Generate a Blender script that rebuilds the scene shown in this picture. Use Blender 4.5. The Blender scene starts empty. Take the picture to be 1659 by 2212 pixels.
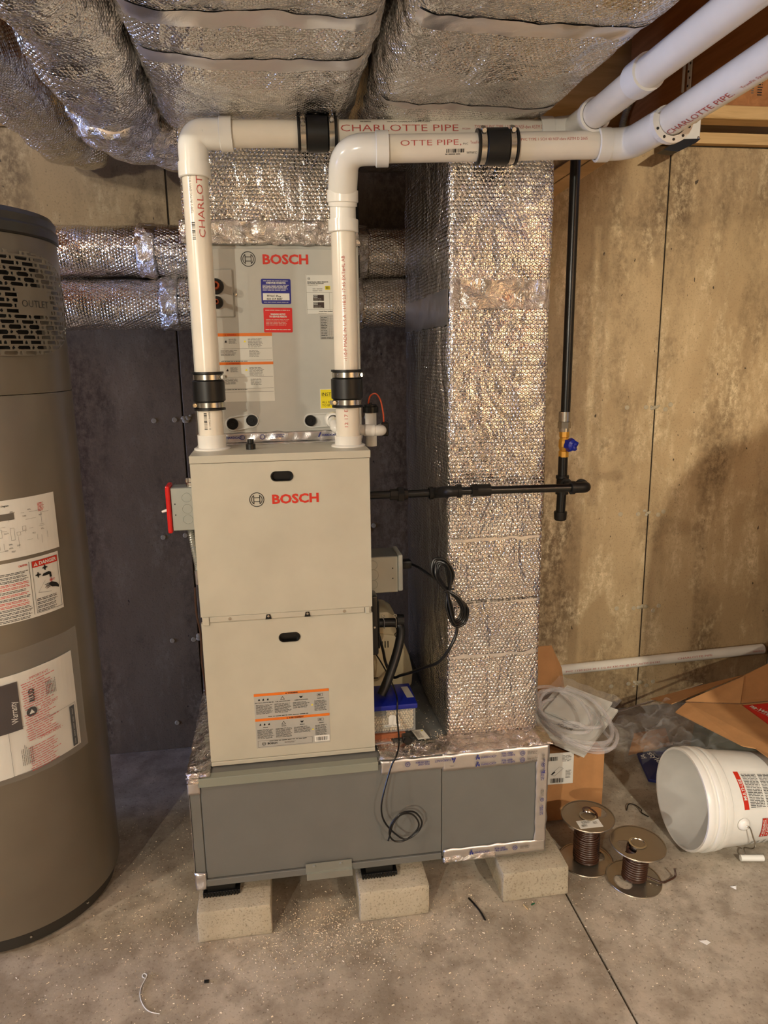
import bpy, bmesh, math, random
from math import pi, sin, cos, radians as R, sqrt, atan2
from mathutils import Vector as V, Matrix, noise
random.seed(7)
S = bpy.context.scene
COL = S.collection

# ------------------------------------------------------------------ camera
cd = bpy.data.cameras.new('camera'); cam = bpy.data.objects.new('camera', cd); COL.objects.link(cam)
S.camera = cam
YAW, PITCH, ROLL = 0.148953, 0.213345, -0.015293
f_ = V((sin(YAW)*cos(PITCH), cos(YAW)*cos(PITCH), -sin(PITCH)))
r_ = V((cos(YAW), -sin(YAW), 0)); u_ = r_.cross(f_)
r2 = r_*cos(ROLL) + u_*sin(ROLL); u2 = u_*cos(ROLL) - r_*sin(ROLL)
cam.matrix_world = Matrix(((r2.x, u2.x, -f_.x, .2055), (r2.y, u2.y, -f_.y, -1.822), (r2.z, u2.z, -f_.z, 1.5211), (0, 0, 0, 1)))
cd.sensor_fit = 'VERTICAL'; cd.sensor_height = 24.0; cd.lens = 24.0*1575.88/2212
cd.clip_start = .02; cd.clip_end = 60

# ------------------------------------------------------------------ world, view, lamps
w = bpy.data.worlds.new('world'); S.world = w; w.use_nodes = True
w.node_tree.nodes['Background'].inputs[0].default_value = (.30, .42, .75, 1)
w.node_tree.nodes['Background'].inputs[1].default_value = .6
S.view_settings.view_transform = 'Standard'; S.view_settings.look = 'None'
S.view_settings.gamma = 1; S.view_settings.use_curve_mapping = False
S.view_settings.exposure = 0.0
S.cycles.max_bounces = 10; S.cycles.diffuse_bounces = 2; S.cycles.glossy_bounces = 4
S.cycles.transparent_max_bounces = 12; S.cycles.sample_clamp_indirect = 6
S.cycles.use_adaptive_sampling = False
WARM = (1.0, .92, .75)
LAMPS = [((-2.0, -3.0, 2.50), 100), ((-1.65, -1.0, 2.34), 64), ((-2.0, -5.0, 2.02), 335), ((1.60, -3.4, 2.46), 365)]
DAYLIGHT = 240

# ------------------------------------------------------------------ helpers
OFF = {}
def off(o): return OFF.get(o, V((0, 0, 0)))
def thing(name, label, cat, loc=(0, 0, 0), group=None, kind=None):
    o = bpy.data.objects.new(name, None); COL.objects.link(o)
    o.location = loc; o.empty_display_size = .05
    o['label'] = label; o['category'] = cat
    if group: o['group'] = group
    if kind: o['kind'] = kind
    OFF[o] = V(loc); return o
def tag(o, label, cat, group=None, kind=None):
    o['label'] = label; o['category'] = cat
    if group: o['group'] = group
    if kind: o['kind'] = kind
    return o
def boxuv(bm):
    uv = bm.loops.layers.uv.get('UVMap') or bm.loops.layers.uv.new('UVMap')
    bm.normal_update()
    for f in bm.faces:
        n = f.normal; a = max(range(3), key=lambda i: abs(n[i]))
        for l in f.loops:
            c = l.vert.co
            l[uv].uv = (c.y, c.z) if a == 0 else (c.x, c.z) if a == 1 else (c.x, c.y)
def obj(name, bm, mat, parent=None, label=None, smooth=False, uv=True, kind=None):
    if uv: boxuv(bm)
    me = bpy.data.meshes.new(name)
    o_ = off(parent) if parent else V((0, 0, 0))
    if o_.length > 0: bmesh.ops.translate(bm, verts=bm.verts, vec=-o_)
    if not parent:
        c = V((0, 0, 0))
        if bm.verts:
            xs = [v.co for v in bm.verts]
            c = V(((min(p.x for p in xs)+max(p.x for p in xs))/2, (min(p.y for p in xs)+max(p.y for p in xs))/2, min(p.z for p in xs)))
        bmesh.ops.translate(bm, verts=bm.verts, vec=-c)
    bm.to_mesh(me); bm.free()
    for m in (mat if isinstance(mat, (list, tuple)) else [mat]): me.materials.append(m)
    if smooth:
        for p in me.polygons: p.use_smooth = True
        if smooth != 2: me.set_sharp_from_angle(angle=R(35))
    o = bpy.data.objects.new(name, me); COL.objects.link(o)
    if parent: o.parent = parent; OFF[o] = o_
    else: o.location = c; OFF[o] = c
    if label: o['label'] = label
    if kind: o['kind'] = kind
    return o
def copy_of(o, dloc, parent=None):
    c = o.copy(); COL.objects.link(c)
    if parent: c.parent = parent
    c.location = o.location + V(dloc); return c
def NB(): return bmesh.new()
def box(bm, x0, x1, y0, y1, z0, z1, bev=0, seg=1, M=None):
    vs = [bm.verts.new((x, y, z)) for z in (z0, z1) for y in (y0, y1) for x in (x0, x1)]
    fs = [bm.faces.new([vs[i] for i in q]) for q in ((0, 2, 3, 1), (4, 5, 7, 6), (0, 1, 5, 4), (2, 6, 7, 3), (0, 4, 6, 2), (1, 3, 7, 5))]
    if bev:
        es = list({e for f in fs for e in f.edges})
        r = bmesh.ops.bevel(bm, geom=es, offset=bev, segments=seg, affect='EDGES', profile=.5)
        vs = list({v for v in r['verts']} | {v for v in vs if v.is_valid})
    if M is not None: bmesh.ops.transform(bm, matrix=M, verts=[v for v in vs if v.is_valid])
    return bm
def B(*a, **k): return box(NB(), *a, **k)
def frames(pts):
    pts = [V(p) for p in pts]; T = []
    for i in range(len(pts)):
        a = pts[max(i-1, 0)]; b = pts[min(i+1, len(pts)-1)]; T.append((b-a).normalized())
    n = T[0].orthogonal().normalized(); out = []
    for i, t in enumerate(T):
        n = (n - t*n.dot(t))
        if n.length < 1e-6: n = t.orthogonal()
        n.normalize(); out.append((pts[i], n, t.cross(n)))
    return out
def tube(bm, pts, r, n=16, caps=True, closed=False):
    uv = bm.loops.layers.uv.get('UVMap') or bm.loops.layers.uv.new('UVMap')
    fr = frames(pts); rr = r if isinstance(r, (list, tuple)) else [r]*len(fr)
    rings = []; L = [0]
    for i in range(1, len(fr)): L.append(L[-1] + (fr[i][0]-fr[i-1][0]).length)
    for (p, a, b), q in zip(fr, rr):
        rings.append([bm.verts.new(p + a*(q*cos(2*pi*k/n)) + b*(q*sin(2*pi*k/n))) for k in range(n)])
    m = len(rings)
    for i in range(m if closed else m-1):
        j = (i+1) % m
        for k in range(n):
            k2 = (k+1) % n
            f = bm.faces.new((rings[i][k], rings[i][k2], rings[j][k2], rings[j][k]))
            ri = max(rr); u0 = 2*pi*ri*k/n; u1 = 2*pi*ri*(k+1)/n; l1 = L[j] if j > i else L[i]+.01
            for l, c in zip(f.loops, ((u0, L[i]), (u1, L[i]), (u1, l1), (u0, l1))): l[uv].uv = c
    if caps and not closed:
        bm.faces.new(rings[0][::-1]); bm.faces.new(rings[-1])
    return bm
def T(pts, r, n=16, **k): return tube(NB(), pts, r, n, **k)
def cr(pts, n=8, closed=False):
    P = [V(p) for p in pts]; out = []; m = len(P)
    for i in range(m if closed else m-1):
        if closed: a, b, c, d = P[i-1], P[i], P[(i+1) % m], P[(i+2) % m]
        else: a, b, c, d = P[max(i-1, 0)], P[i], P[i+1], P[min(i+2, m-1)]
        for k in range(n):
            t = k/n
            out.append(.5*((2*b)+(c-a)*t+(2*a-5*b+4*c-d)*t*t+(3*b-a-3*c+d)*t**3))
    if not closed: out.append(P[-1])
    return out
def fillet(pts, r, n=8):
    P = [V(p) for p in pts]; out = [P[0]]
    for i in range(1, len(P)-1):
        a = (P[i-1]-P[i]); b = (P[i+1]-P[i]); la, lb = a.length, b.length; a.normalize(); b.normalize()
        ang = a.angle(b); q = r if not isinstance(r, (list, tuple)) else r[i-1]
        d = min(q/math.tan(ang/2), la*.49, lb*.49); p0 = P[i]+a*d; p1 = P[i]+b*d
        for k in range(n+1):
            t = k/n; out.append(p0*(1-t)**2 + P[i]*2*t*(1-t) + p1*t*t)
    out.append(P[-1]); return out
def axis_M(c, d, up=None):
    d = V(d).normalized(); x = (V(up) if up else d.orthogonal()); x = (x-d*x.dot(d)).normalized(); y = d.cross(x)
    return Matrix(((x.x, y.x, d.x, c[0]), (x.y, y.y, d.y, c[1]), (x.z, y.z, d.z, c[2]), (0, 0, 0, 1)))
def lathe(bm, prof, n=32, M=None, closed=False):
    uv = bm.loops.layers.uv.get('UVMap') or bm.loops.layers.uv.new('UVMap')
    rings = []
    for r, z in prof:
        if r < 1e-6: v = bm.verts.new((0, 0, z)); rings.append([v]*n)
        else: rings.append([bm.verts.new((r*cos(2*pi*k/n), r*sin(2*pi*k/n), z)) for k in range(n)])
    L = [0]
    for i in range(1, len(prof)): L.append(L[-1]+math.hypot(prof[i][0]-prof[i-1][0], prof[i][1]-prof[i-1][1]))
    R0 = max(p[0] for p in prof)
    rng = range(len(rings)) if closed else range(len(rings)-1)
    for i in rng:
        j = (i+1) % len(rings)
        for k in range(n):
            q = [rings[i][k], rings[i][(k+1) % n], rings[j][(k+1) % n], rings[j][k]]
            cs = [(2*pi*R0*k/n, L[i]), (2*pi*R0*(k+1)/n, L[i]), (2*pi*R0*(k+1)/n, L[j]), (2*pi*R0*k/n, L[j])]
            qq = []; cc = []
            for v, c in zip(q, cs):
                if v not in qq: qq.append(v); cc.append(c)
            if len(qq) > 2:
                f = bm.faces.new(qq)
                for l, c in zip(f.loops, cc): l[uv].uv = c
    if M is not None:
        bmesh.ops.transform(bm, matrix=M, verts=list({v for r in rings for v in r}))
    return bm
def LT(prof, n=32, M=None, **k): return lathe(NB(), prof, n, M, **k)
def at(c, d=(0, 0, 1), up=None): return axis_M(c, d, up)
def prism(bm, poly, n, th):
    """extrude a planar polygon of world points by th along n"""
    n = V(n).normalized(); a = [bm.verts.new(V(p)) for p in poly]; b = [bm.verts.new(V(p)+n*th) for p in poly]
    m = len(a); bm.faces.new(a[::-1]); bm.faces.new(b)
    for i in range(m): bm.faces.new((a[i], a[(i+1) % m], b[(i+1) % m], b[i]))
    bmesh.ops.recalc_face_normals(bm, faces=bm.faces)
    return bm
def bev(bm, o, s=2):
    bmesh.ops.bevel(bm, geom=list(bm.edges), offset=o, segments=s, affect='EDGES', profile=.5); return bm
def nz(p, s, seed=0): return noise.noise(V(p)*s + V((seed*7.3, seed*3.1, seed*5.7)))

# ------------------------------------------------------------------ materials
def lin(c): return tuple((x/12.92 if x <= .04045 else ((x+.055)/1.055)**2.4) for x in c)
class NT:
    def __init__(s, name):
        s.m = bpy.data.materials.new(name); s.m.use_nodes = True; s.t = s.m.node_tree; s.b = s.t.nodes['Principled BSDF']
    def n(s, ty, **k):
        x = s.t.nodes.new(ty)
        for a, v in k.items():
            if a.startswith('i_'): s.set(x, a[2:], v)
            else: setattr(x, a, v)
        return x
    def set(s, x, key, v):
        i = x.inputs[int(key)] if key.isdigit() else x.inputs[key]
        if hasattr(v, 'is_output') or isinstance(v, bpy.types.NodeSocket): s.t.links.new(v, i)
        else: i.default_value = v
    def math(s, op, a, b=0, c=0):
        x = s.n('ShaderNodeMath', operation=op)
        for i, v in enumerate((a, b, c)):
            if isinstance(v, bpy.types.NodeSocket): s.t.links.new(v, x.inputs[i])
            else: x.inputs[i].default_value = v
        return x.outputs[0]
    def uv(s): return s.n('ShaderNodeTexCoord').outputs['UV']
    def ob(s): return s.n('ShaderNodeNewGeometry').outputs['Position']
    def map(s, v, sc=(1, 1, 1), lo=(0, 0, 0)):
        x = s.n('ShaderNodeMapping'); s.t.links.new(v, x.inputs[0]); x.inputs['Scale'].default_value = sc; x.inputs['Location'].default_value = lo
        return x.outputs[0]
    def noise(s, v, scale, det=4, rough=.55, dist=0):
        x = s.n('ShaderNodeTexNoise'); s.t.links.new(v, x.inputs['Vector']); x.inputs['Scale'].default_value = scale
        x.inputs['Detail'].default_value = det; x.inputs['Roughness'].default_value = rough; x.inputs['Distortion'].default_value = dist
        return x.outputs[0]
    def ramp(s, f, stops):
        x = s.n('ShaderNodeValToRGB'); s.t.links.new(f, x.inputs[0]); e = x.color_ramp.elements
        while len(e) < len(stops): e.new(.5)
        for q, (p, c) in zip(e, stops):
            q.position = p; q.color = (c, c, c, 1) if isinstance(c, (int, float)) else tuple(c)+(1,)
        return x.outputs[0]
    def mix(s, f, a, b, mode='MIX'):
        x = s.n('ShaderNodeMix', data_type='RGBA', blend_type=mode)
        for i, v in ((0, f), (6, a), (7, b)):
            if isinstance(v, bpy.types.NodeSocket): s.t.links.new(v, x.inputs[i])
            else: x.inputs[i].default_value = v if i == 0 else tuple(v)+(1,)
        return x.outputs[2]
    def bump(s, h, dist, st=1, prev=None):
        x = s.n('ShaderNodeBump'); s.t.links.new(h, x.inputs['Height']); x.inputs['Distance'].default_value = dist; x.inputs['Strength'].default_value = st
        if prev: s.t.links.new(prev, x.inputs['Normal'])
        return x.outputs[0]
    def out(s, col=None, rough=None, nrm=None, metal=None, **k):
        b = s.b
        for key, v in (('Base Color', col), ('Roughness', rough), ('Normal', nrm), ('Metallic', metal)):
            if v is None: continue
            if isinstance(v, bpy.types.NodeSocket): s.t.links.new(v, b.inputs[key])
            else: b.inputs[key].default_value = tuple(v)+(1,) if isinstance(v, tuple) and len(v) == 3 else v
        for key, v in k.items(): b.inputs[key.replace('_', ' ')].default_value = v
        return s.m
_pc = {}
def plain(name, col, rough=.5, metal=0, grain=0.0, **k):
    """painted / plastic / paper surfaces: base colour with faint mottling"""
    if name in _pc: return _pc[name]
    t = NT(name); c = lin(col)
    n = t.noise(t.ob(), 9, 3); cc = t.mix(t.ramp(n, [(.3, 0), (.7, 1)]), tuple(x*.94 for x in c), tuple(min(1, x*1.05) for x in c))
    nr = None
    if grain: nr = t.bump(t.noise(t.ob(), 220, 2), grain, .5)
    m = t.out(cc, rough, nr, metal, **k); _pc[name] = m; return m

def mat_foil(name, pitch=.011, bub=.0022, rough=.10, wr=.006, col=(.86, .85, .83), hexon=True):
    t = NT(name); uv = t.uv(); nr = None
    h2 = t.noise(t.map(uv, (1, 1, 1)), 26, 4, .6, .6)
    nr = t.bump(h2, wr, 1)
    h3 = t.noise(t.map(uv, (1, .35, 1)), 7, 3, .55, 1.5); nr = t.bump(h3, wr*4, 1, nr)
    if hexon:
        warp = t.n('ShaderNodeVectorMath', operation='SCALE'); nn = t.n('ShaderNodeTexNoise'); t.t.links.new(uv, nn.inputs['Vector']); nn.inputs['Scale'].default_value = 14
        t.t.links.new(nn.outputs['Color'], warp.inputs[0]); warp.inputs['Scale'].default_value = .006
        ad = t.n('ShaderNodeVectorMath', operation='ADD'); t.t.links.new(uv, ad.inputs[0]); t.t.links.new(warp.outputs[0], ad.inputs[1])
        sp = t.n('ShaderNodeSeparateXYZ'); t.t.links.new(ad.outputs[0], sp.inputs[0])
        x = t.math('MULTIPLY', sp.outputs[0], 1/pitch); y = t.math('MULTIPLY', sp.outputs[1], 1/pitch/sqrt(3))
        def cell(ox):
            a = t.math('SUBTRACT', t.math('FRACT', t.math('ADD', x, ox)), .5); b = t.math('MULTIPLY', t.math('SUBTRACT', t.math('FRACT', t.math('ADD', y, ox)), .5), sqrt(3))
            return t.math('ADD', t.math('MULTIPLY', a, a), t.math('MULTIPLY', b, b))
        d = t.math('SQRT', t.math('MINIMUM', cell(0), cell(.5)))
        h = t.ramp(d, [(.25, 1), (.47, 0)])
        fade = t.ramp(t.noise(uv, 3.1, 3), [(.35, .35), (.6, 1)])
        h = t.math('MULTIPLY', h, fade)
        nr = t.bump(h, bub, 1, nr)
    rr = t.ramp(t.noise(uv, 8, 3), [(.3, rough*.8), (.7, rough*1.5)])
    return t.out(col, rr, nr, 1.0)
FOIL = mat_foil('bubble_foil')
FOILF = mat_foil('bubble_foil_fine', pitch=.0095, bub=.0016, rough=.14, wr=.009)
CRUMP = None
def mat_crumple(name, sc=30, d=.006, rough=.12, col=(.84, .82, .79)):
    t = NT(name); uv = t.uv()
    v = t.n('ShaderNodeTexVoronoi', feature='F1'); t.t.links.new(t.map(uv, (1, .7, 1)), v.inputs['Vector']); v.inputs['Scale'].default_value = sc
    n1 = t.bump(v.outputs['Distance'], d, 1); n2 = t.bump(t.noise(uv, sc*1.3, 5, .65, 1.2), d, 1, n1)
    return t.out(col, rough, n2, 1.0)
CRUMP = mat_crumple('crumpled_foil', 22, .014)
CRUMPG = mat_crumple('dull_crumpled_foil', 13, .010, .2, (.60, .58, .56))
TAPE = mat_crumple('foil_tape', 18, .0012, .3, (.78, .76, .76))
TAPEF = mat_crumple('foil_tape_flat', 9, .0009, .42, (.72, .69, .67))

def mat_wall(k, name='cast_concrete_wall'):
    t = NT(name); p = t.ob()
    big = t.noise(t.map(p, (1.3, 1, .9)), 1.5, 5, .6, .3)
    mid = t.noise(t.map(p, (3.2, 1, 1.1)), 2.6, 7, .66, .3)
    fine = t.noise(t.map(p, (1.3, 1, .9)), 34, 6, .75)
    tiny = t.noise(p, 150, 3, .7)
    c0 = lin((.70, .59, .43)); c1 = lin((.82, .71, .54)); c2 = lin((.93, .84, .67)); c3 = lin((.46, .37, .255))
    m = t.mix(t.ramp(big, [(.35, 0), (.65, 1)]), c0, c1)
    m = t.mix(t.math('MULTIPLY', t.ramp(mid, [(.50, 0), (.66, .9)]), t.ramp(fine, [(.44, .15), (.58, 1)])), m, c2)
    dk = t.math('MULTIPLY', t.ramp(t.noise(t.map(p, (2.2, 1, .8), (3, 0, 1)), 1.9, 6, .62), [(.45, 0), (.62, .92)]), t.ramp(fine, [(.42, 1), (.60, .2)]))
    m = t.mix(dk, m, c3)
    m = t.mix(t.ramp(tiny, [(.28, .55), (.44, 0)]), m, c3)
    m = t.mix(t.ramp(t.noise(t.map(p, (1, 1, .55)), 48, 2, .5), [(.235, .9), (.262, 0)]), m, lin((.22, .17, .11)))
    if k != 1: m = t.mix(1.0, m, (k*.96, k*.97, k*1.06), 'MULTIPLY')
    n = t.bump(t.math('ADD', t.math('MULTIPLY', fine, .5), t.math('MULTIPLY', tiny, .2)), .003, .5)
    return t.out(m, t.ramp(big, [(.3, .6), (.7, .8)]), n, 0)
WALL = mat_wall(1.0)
WALL_SHADED = mat_wall(.46, 'cast_concrete_wall_shaded')  # panels behind the equipment: darker tone with their shade put into the colour
def mat_floor():
    t = NT('concrete_slab'); p = t.ob()
    a = t.noise(p, 2.3, 6, .6, .3); b = t.noise(p, 11, 6, .65); c = t.noise(p, 120, 3, .6)
    m = t.mix(t.ramp(a, [(.36, 0), (.64, 1)]), lin((.60, .555, .49)), lin((.76, .715, .65)))
    m = t.mix(t.ramp(b, [(.38, .6), (.56, 0)]), m, lin((.50, .45, .385)))
    m = t.mix(t.ramp(t.noise(p, 5.2, 4, .6), [(.56, 0), (.70, .6)]), m, lin((.80, .74, .66)))
    m = t.mix(t.ramp(c, [(.30, .6), (.42, 0)]), m, lin((.34, .28, .22)))
    n = t.bump(t.math('ADD', b, t.math('MULTIPLY', c, .25)), .0022, .6)
    return t.out(m, t.ramp(a, [(.3, .45), (.7, .68)]), n, 0)
FLOOR = mat_floor()
def mat_block():
    t = NT('cast_block_concrete'); p = t.ob()
    a = t.noise(p, 6, 4); c = t.noise(p, 170, 4, .7)
    m = t.mix(t.ramp(a, [(.3, 0), (.7, 1)]), lin((.66, .62, .54)), lin((.76, .72, .64)))
    m = t.mix(t.ramp(c, [(.34, .7), (.46, 0)]), m, lin((.45, .40, .32)))
    return t.out(m, .9, t.bump(c, .002, .8), 0)
BLOCK = mat_block()
def mat_wood(name, c0, c1, ax=1, sc=1):
    t = NT(name); p = t.ob(); s = [14*sc, 14*sc, 14*sc]; s[ax] = 1.2*sc
    a = t.noise(t.map(p, tuple(s)), 2.2, 5, .6, .8)
    m = t.mix(t.ramp(a, [(.3, 0), (.7, 1)]), lin(c0), lin(c1))
    return t.out(m, .7, t.bump(a, .001, .5), 0)
WOODY = mat_wood('joist_wood', (.60, .38, .20), (.74, .50, .29), 1)
WOODX = mat_wood('plate_wood', (.78, .62, .40), (.90, .75, .52), 0)
OSB = mat_wood('subfloor_panel', (.50, .30, .15), (.62, .40, .22), 0, .6)
def mat_card(name, c):
    t = NT(name); p = t.ob(); a = t.noise(t.map(p, (1, 1, 1)), 14, 4, .6)
    c = lin(c); m = t.mix(t.ramp(a, [(.3, 0), (.7, 1)]), tuple(x*.88 for x in c), tuple(x*1.08 for x in c))
    return t.out(m, .8, t.bump(t.noise(p, 60, 2), .0006, .5), 0)
CARD = mat_card('corrugated_board', (.73, .53, .34))
CARDD = mat_card('corrugated_board_inner', (.66, .46, .28))
PUTTY = plain('putty_enamel', (.745, .725, .66), .42, grain=.0002)
PUTTY2 = plain('putty_enamel_rail', (.74, .715, .65), .5)
COILP = plain('grey_enamel', (.71, .70, .665), .45, grain=.0002)
PLEN = plain('plenum_grey_paint', (.42, .42, .405), .5, grain=.0003)
PLENL = plain('plenum_flange_paint', (.53, .54, .49), .45)
PVC = plain('white_plastic_pipe', (.92, .885, .825), .22)
PVCF = plain('white_fitting_plastic', (.93, .915, .885), .2)
RUB = plain('black_rubber', (.045, .045, .045), .42)
BLK = plain('black_plastic', (.035, .035, .035), .35)
IRON = plain('black_iron_pipe', (.035, .033, .03), .3)
CASTI = plain('malleable_iron', (.13, .12, .11), .45, .5)
STEEL = plain('bright_steel', (.80, .78, .74), .22, 1)
TIN = plain('tinned_flange_steel', (.66, .62, .56), .36, .9)
GALV = plain('galvanised_steel', (.68, .69, .66), .38, .75)
RED = plain('red_enamel', (.80, .05, .03), .35)
HEAT = plain('heater_dark_enamel', (.43, .40, .35), .28)
HEATD = plain('heater_trim_plastic', (.20, .19, .175), .35)
DARK = plain('dark_void', (.02, .02, .02), .9)
PAPER = plain('white_paper', (.90, .89, .86), .6)
SHEETW = plain('satin_label_white', (.83, .82, .78), .45)
CREAM = plain('cream_paper', (.86, .84, .78), .6)
INK = plain('black_ink', (.06, .055, .05), .6)
INKG = plain('grey_ink', (.40, .38, .35), .6)
INKR = plain('red_ink', (.80, .20, .16), .6)
INKP = plain('pipe_red_ink', (.74, .30, .27), .6)
INKB = plain('blue_ink', (.14, .17, .48), .6)
BRED = plain('logo_red', (.80, .17, .08), .5)
ORNG = plain('orange_band', (.88, .45, .10), .5)
BLUEL = plain('blue_label', (.07, .07, .50), .45)
REDL = plain('red_label', (.84, .10, .07), .45)
YEL = plain('yellow_label', (.93, .85, .10), .5)
SILV = plain('silver_label', (.68, .67, .64), .4)
COPPER = plain('copper_tube', (.85, .45, .32), .3, 1)
WIREB = plain('brown_cable_jacket', (.25, .15, .10), .38)
BLUEP = plain('blue_plastic', (.05, .12, .55), .35)
BEIGE = plain('beige_plastic', (.84, .77, .62), .4)
PELL = plain('limestone_pellet', (.85, .78, .66), .8)
WHITEB = plain('white_bucket_plastic', (.95, .94, .915), .3)
YBRASS = plain('yellow_brass', (.80, .58, .22), .4, .4)
PURPLE = plain('purple_plastic', (.28, .12, .42), .4)
ORCABLE = plain('orange_wire', (.78, .30, .12), .4)
def mat_clear(name, col=(.95, .95, .97), a=.25, rough=.08, wt=.55):
    t = NT(name); b = t.b
    b.inputs['Base Color'].default_value = col+(1,); b.inputs['Roughness'].default_value = rough
    fr = t.n('ShaderNodeLayerWeight'); fr.inputs[0].default_value = .35
    al = t.math('ADD', t.math('MULTIPLY', fr.outputs['Facing'], wt), a)
    t.t.links.new(al, b.inputs['Alpha'])
    nr = t.bump(t.noise(t.ob(), 45, 4, .6, 1), .004, .6); t.t.links.new(nr, b.inputs['Normal'])
    return t.m
POLY = mat_clear('clear_polythene', a=.035, wt=.36)
FILM = mat_clear('clear_pouch_film', a=.015, wt=.18)
TUBE = mat_clear('clear_vinyl_tube', (.93, .88, .90), .10, .06, .5)
TUB = mat_clear('clear_rigid_plastic', (.95, .95, .93), .04, .05)

# ------------------------------------------------------------------ flat print on surfaces
_tc = {}
def glyphs(s, size, bold=0, sx=1.0, sp=1.0):
    k = (s, bold, sp)
    if k not in _tc:
        cu = bpy.data.curves.new('t', 'FONT'); cu.body = s; cu.size = 1.0; cu.resolution_u = 2; cu.offset = bold; cu.space_character = sp; cu.fill_mode = 'FRONT'
        o = bpy.data.objects.new('t', cu); COL.objects.link(o); dg = bpy.context.evaluated_depsgraph_get()
        me = bpy.data.meshes.new_from_object(o.evaluated_get(dg)); vs = [(v.co.x, v.co.y) for v in me.vertices]; fs = [tuple(p.vertices) for p in me.polygons]
        bpy.data.objects.remove(o); bpy.data.curves.remove(cu); bpy.data.meshes.remove(me)
        x0 = min(v[0] for v in vs); h = max(v[1] for v in vs)
        _tc[k] = ([((x-x0), y) for x, y in vs], fs, max(v[0] for v in vs)-x0)
    vs, fs, wd = _tc[k]
    q = size/.70   # size = cap height
    return [(x*q*sx, y*q) for x, y in vs], fs, wd*q*sx
class Art:
    def __init__(s, mp, o=.0006): s.bm = NB(); s.mp = mp; s.mats = []; s.o = o; s.cut = None
    def mi(s, m):
        if m not in s.mats: s.mats.append(m)
        return s.mats.index(m)
    def poly(s, pts, m, lay=0, rot=None, org=(0, 0)):
        if rot: pts = [(org[0]+(x-org[0])*cos(rot)-(y-org[1])*sin(rot), org[1]+(x-org[0])*sin(rot)+(y-org[1])*cos(rot)) for x, y in pts]
        vs = [s.bm.verts.new((x, y, lay*.00025)) for x, y in pts]
        try: f = s.bm.faces.new(vs); f.material_index = s.mi(m)
        except ValueError: pass
    def rect(s, a, b, c, d, m, lay=0): s.poly([(a, b), (c, b), (c, d), (a, d)], m, lay)
    def frame(s, a, b, c, d, t, m, lay=1):
        s.rect(a, b, c, b+t, m, lay); s.rect(a, d-t, c, d, m, lay); s.rect(a, b, a+t, d, m, lay); s.rect(c-t, b, c, d, m, lay)
    def ring(s, x, y, r0, r1, m, lay=1, n=32, a0=0, a1=2*pi):
        for k in range(n):
            a = a0+(a1-a0)*k/n; b = a0+(a1-a0)*(k+1)/n
            s.poly([(x+r0*cos(a), y+r0*sin(a)), (x+r1*cos(a), y+r1*sin(a)), (x+r1*cos(b), y+r1*sin(b)), (x+r0*cos(b), y+r0*sin(b))], m, lay)
    def disc(s, x, y, r, m, lay=1, n=24): s.poly([(x+r*cos(2*pi*k/n), y+r*sin(2*pi*k/n)) for k in range(n)], m, lay)
    def text(s, t, x, y, size, m, bold=0, sx=1, al='L', rot=0, lay=1, sp=1.0, fit=None):
        vs, fs, wd = glyphs(t, size, bold, sx, sp)
        if fit: vs = [(a*fit/wd, b) for a, b in vs]; wd = fit
        dx = {'L': 0, 'C': -wd/2, 'R': -wd}[al]
        c, q = cos(rot), sin(rot); mi = s.mi(m)
        bv = [s.bm.verts.new((x+(a+dx)*c-b*q, y+(a+dx)*q+b*c, lay*.00025)) for a, b in vs]
        for f in fs:
            try: g = s.bm.faces.new([bv[i] for i in f]); g.material_index = mi
            except ValueError: pass
    def lines(s, x, y, w, h, n, m, lay=1, seed=0, rag=.25, rot=0, fill=.42):
        rn = random.Random(seed+int(x*9999)+int(y*7777)); dy = h/n
        for k in range(n):
            yy = y+h-dy*(k+1)+dy*.3; xe = x+w*(1-rag*rn.random()); xx = x
            while xx < xe:
                ww = min(dy*rn.uniform(1.2, 4.5), xe-xx); s.poly([(xx, yy), (xx+ww, yy), (xx+ww, yy+dy*fill), (xx, yy+dy*fill)], m, lay, rot, (x, y)); xx += ww+dy*.45
    def bars(s, x, y, w, h, m, lay=1, seed=1, horiz=False, n=22):
        rn = random.Random(seed); t = 0
        while t < w:
            a = rn.choice((.5, .5, 1, 1.6))*w/n/1.2
            if horiz: s.rect(x, y+t, x+h, y+min(t+a, w), m, lay)
            else: s.rect(x+t, y, x+min(t+a, w), y+h, m, lay)
            t += a+rn.choice((.6, 1, 1.3))*w/n/1.2
    def emblem(s, x, y, r, m, lay=1):
        s.ring(x, y, r*.90, r, m, lay); s.ring(x, y, r*.66, r*.75, m, lay, 20, R(-55), R(55)); s.ring(x, y, r*.66, r*.75, m, lay, 20, R(125), R(235))
        for q in (-1, 1):
            s.rect(x+q*.40*r-.05*r, y-.62*r, x+q*.40*r+.05*r, y+.62*r, m, lay)
            s.rect(x-.36*r, y+q*.27*r-.05*r, x+.36*r, y+q*.27*r+.05*r, m, lay)
    def flame(s, x, y, r, m, lay=1): s.poly([(x-r*.6, y-r*.3), (x-r*.3, y-r*.9), (x-.1*r, y-r*.5), (x+.1*r, y-r*.5), (x+r*.3, y-r*.9), (x+r*.65, y-r*.2), (x+r*.4, y+r*.4), (x+.1*r, y+r), (x-.05*r, y+r*.3), (x-r*.3, y+r*.4)], m, lay)
    def tri(s, x, y, r, m, lay=1): s.poly([(x-r, y-r*.7), (x+r, y-r*.7), (x, y+r)], m, lay)
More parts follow.
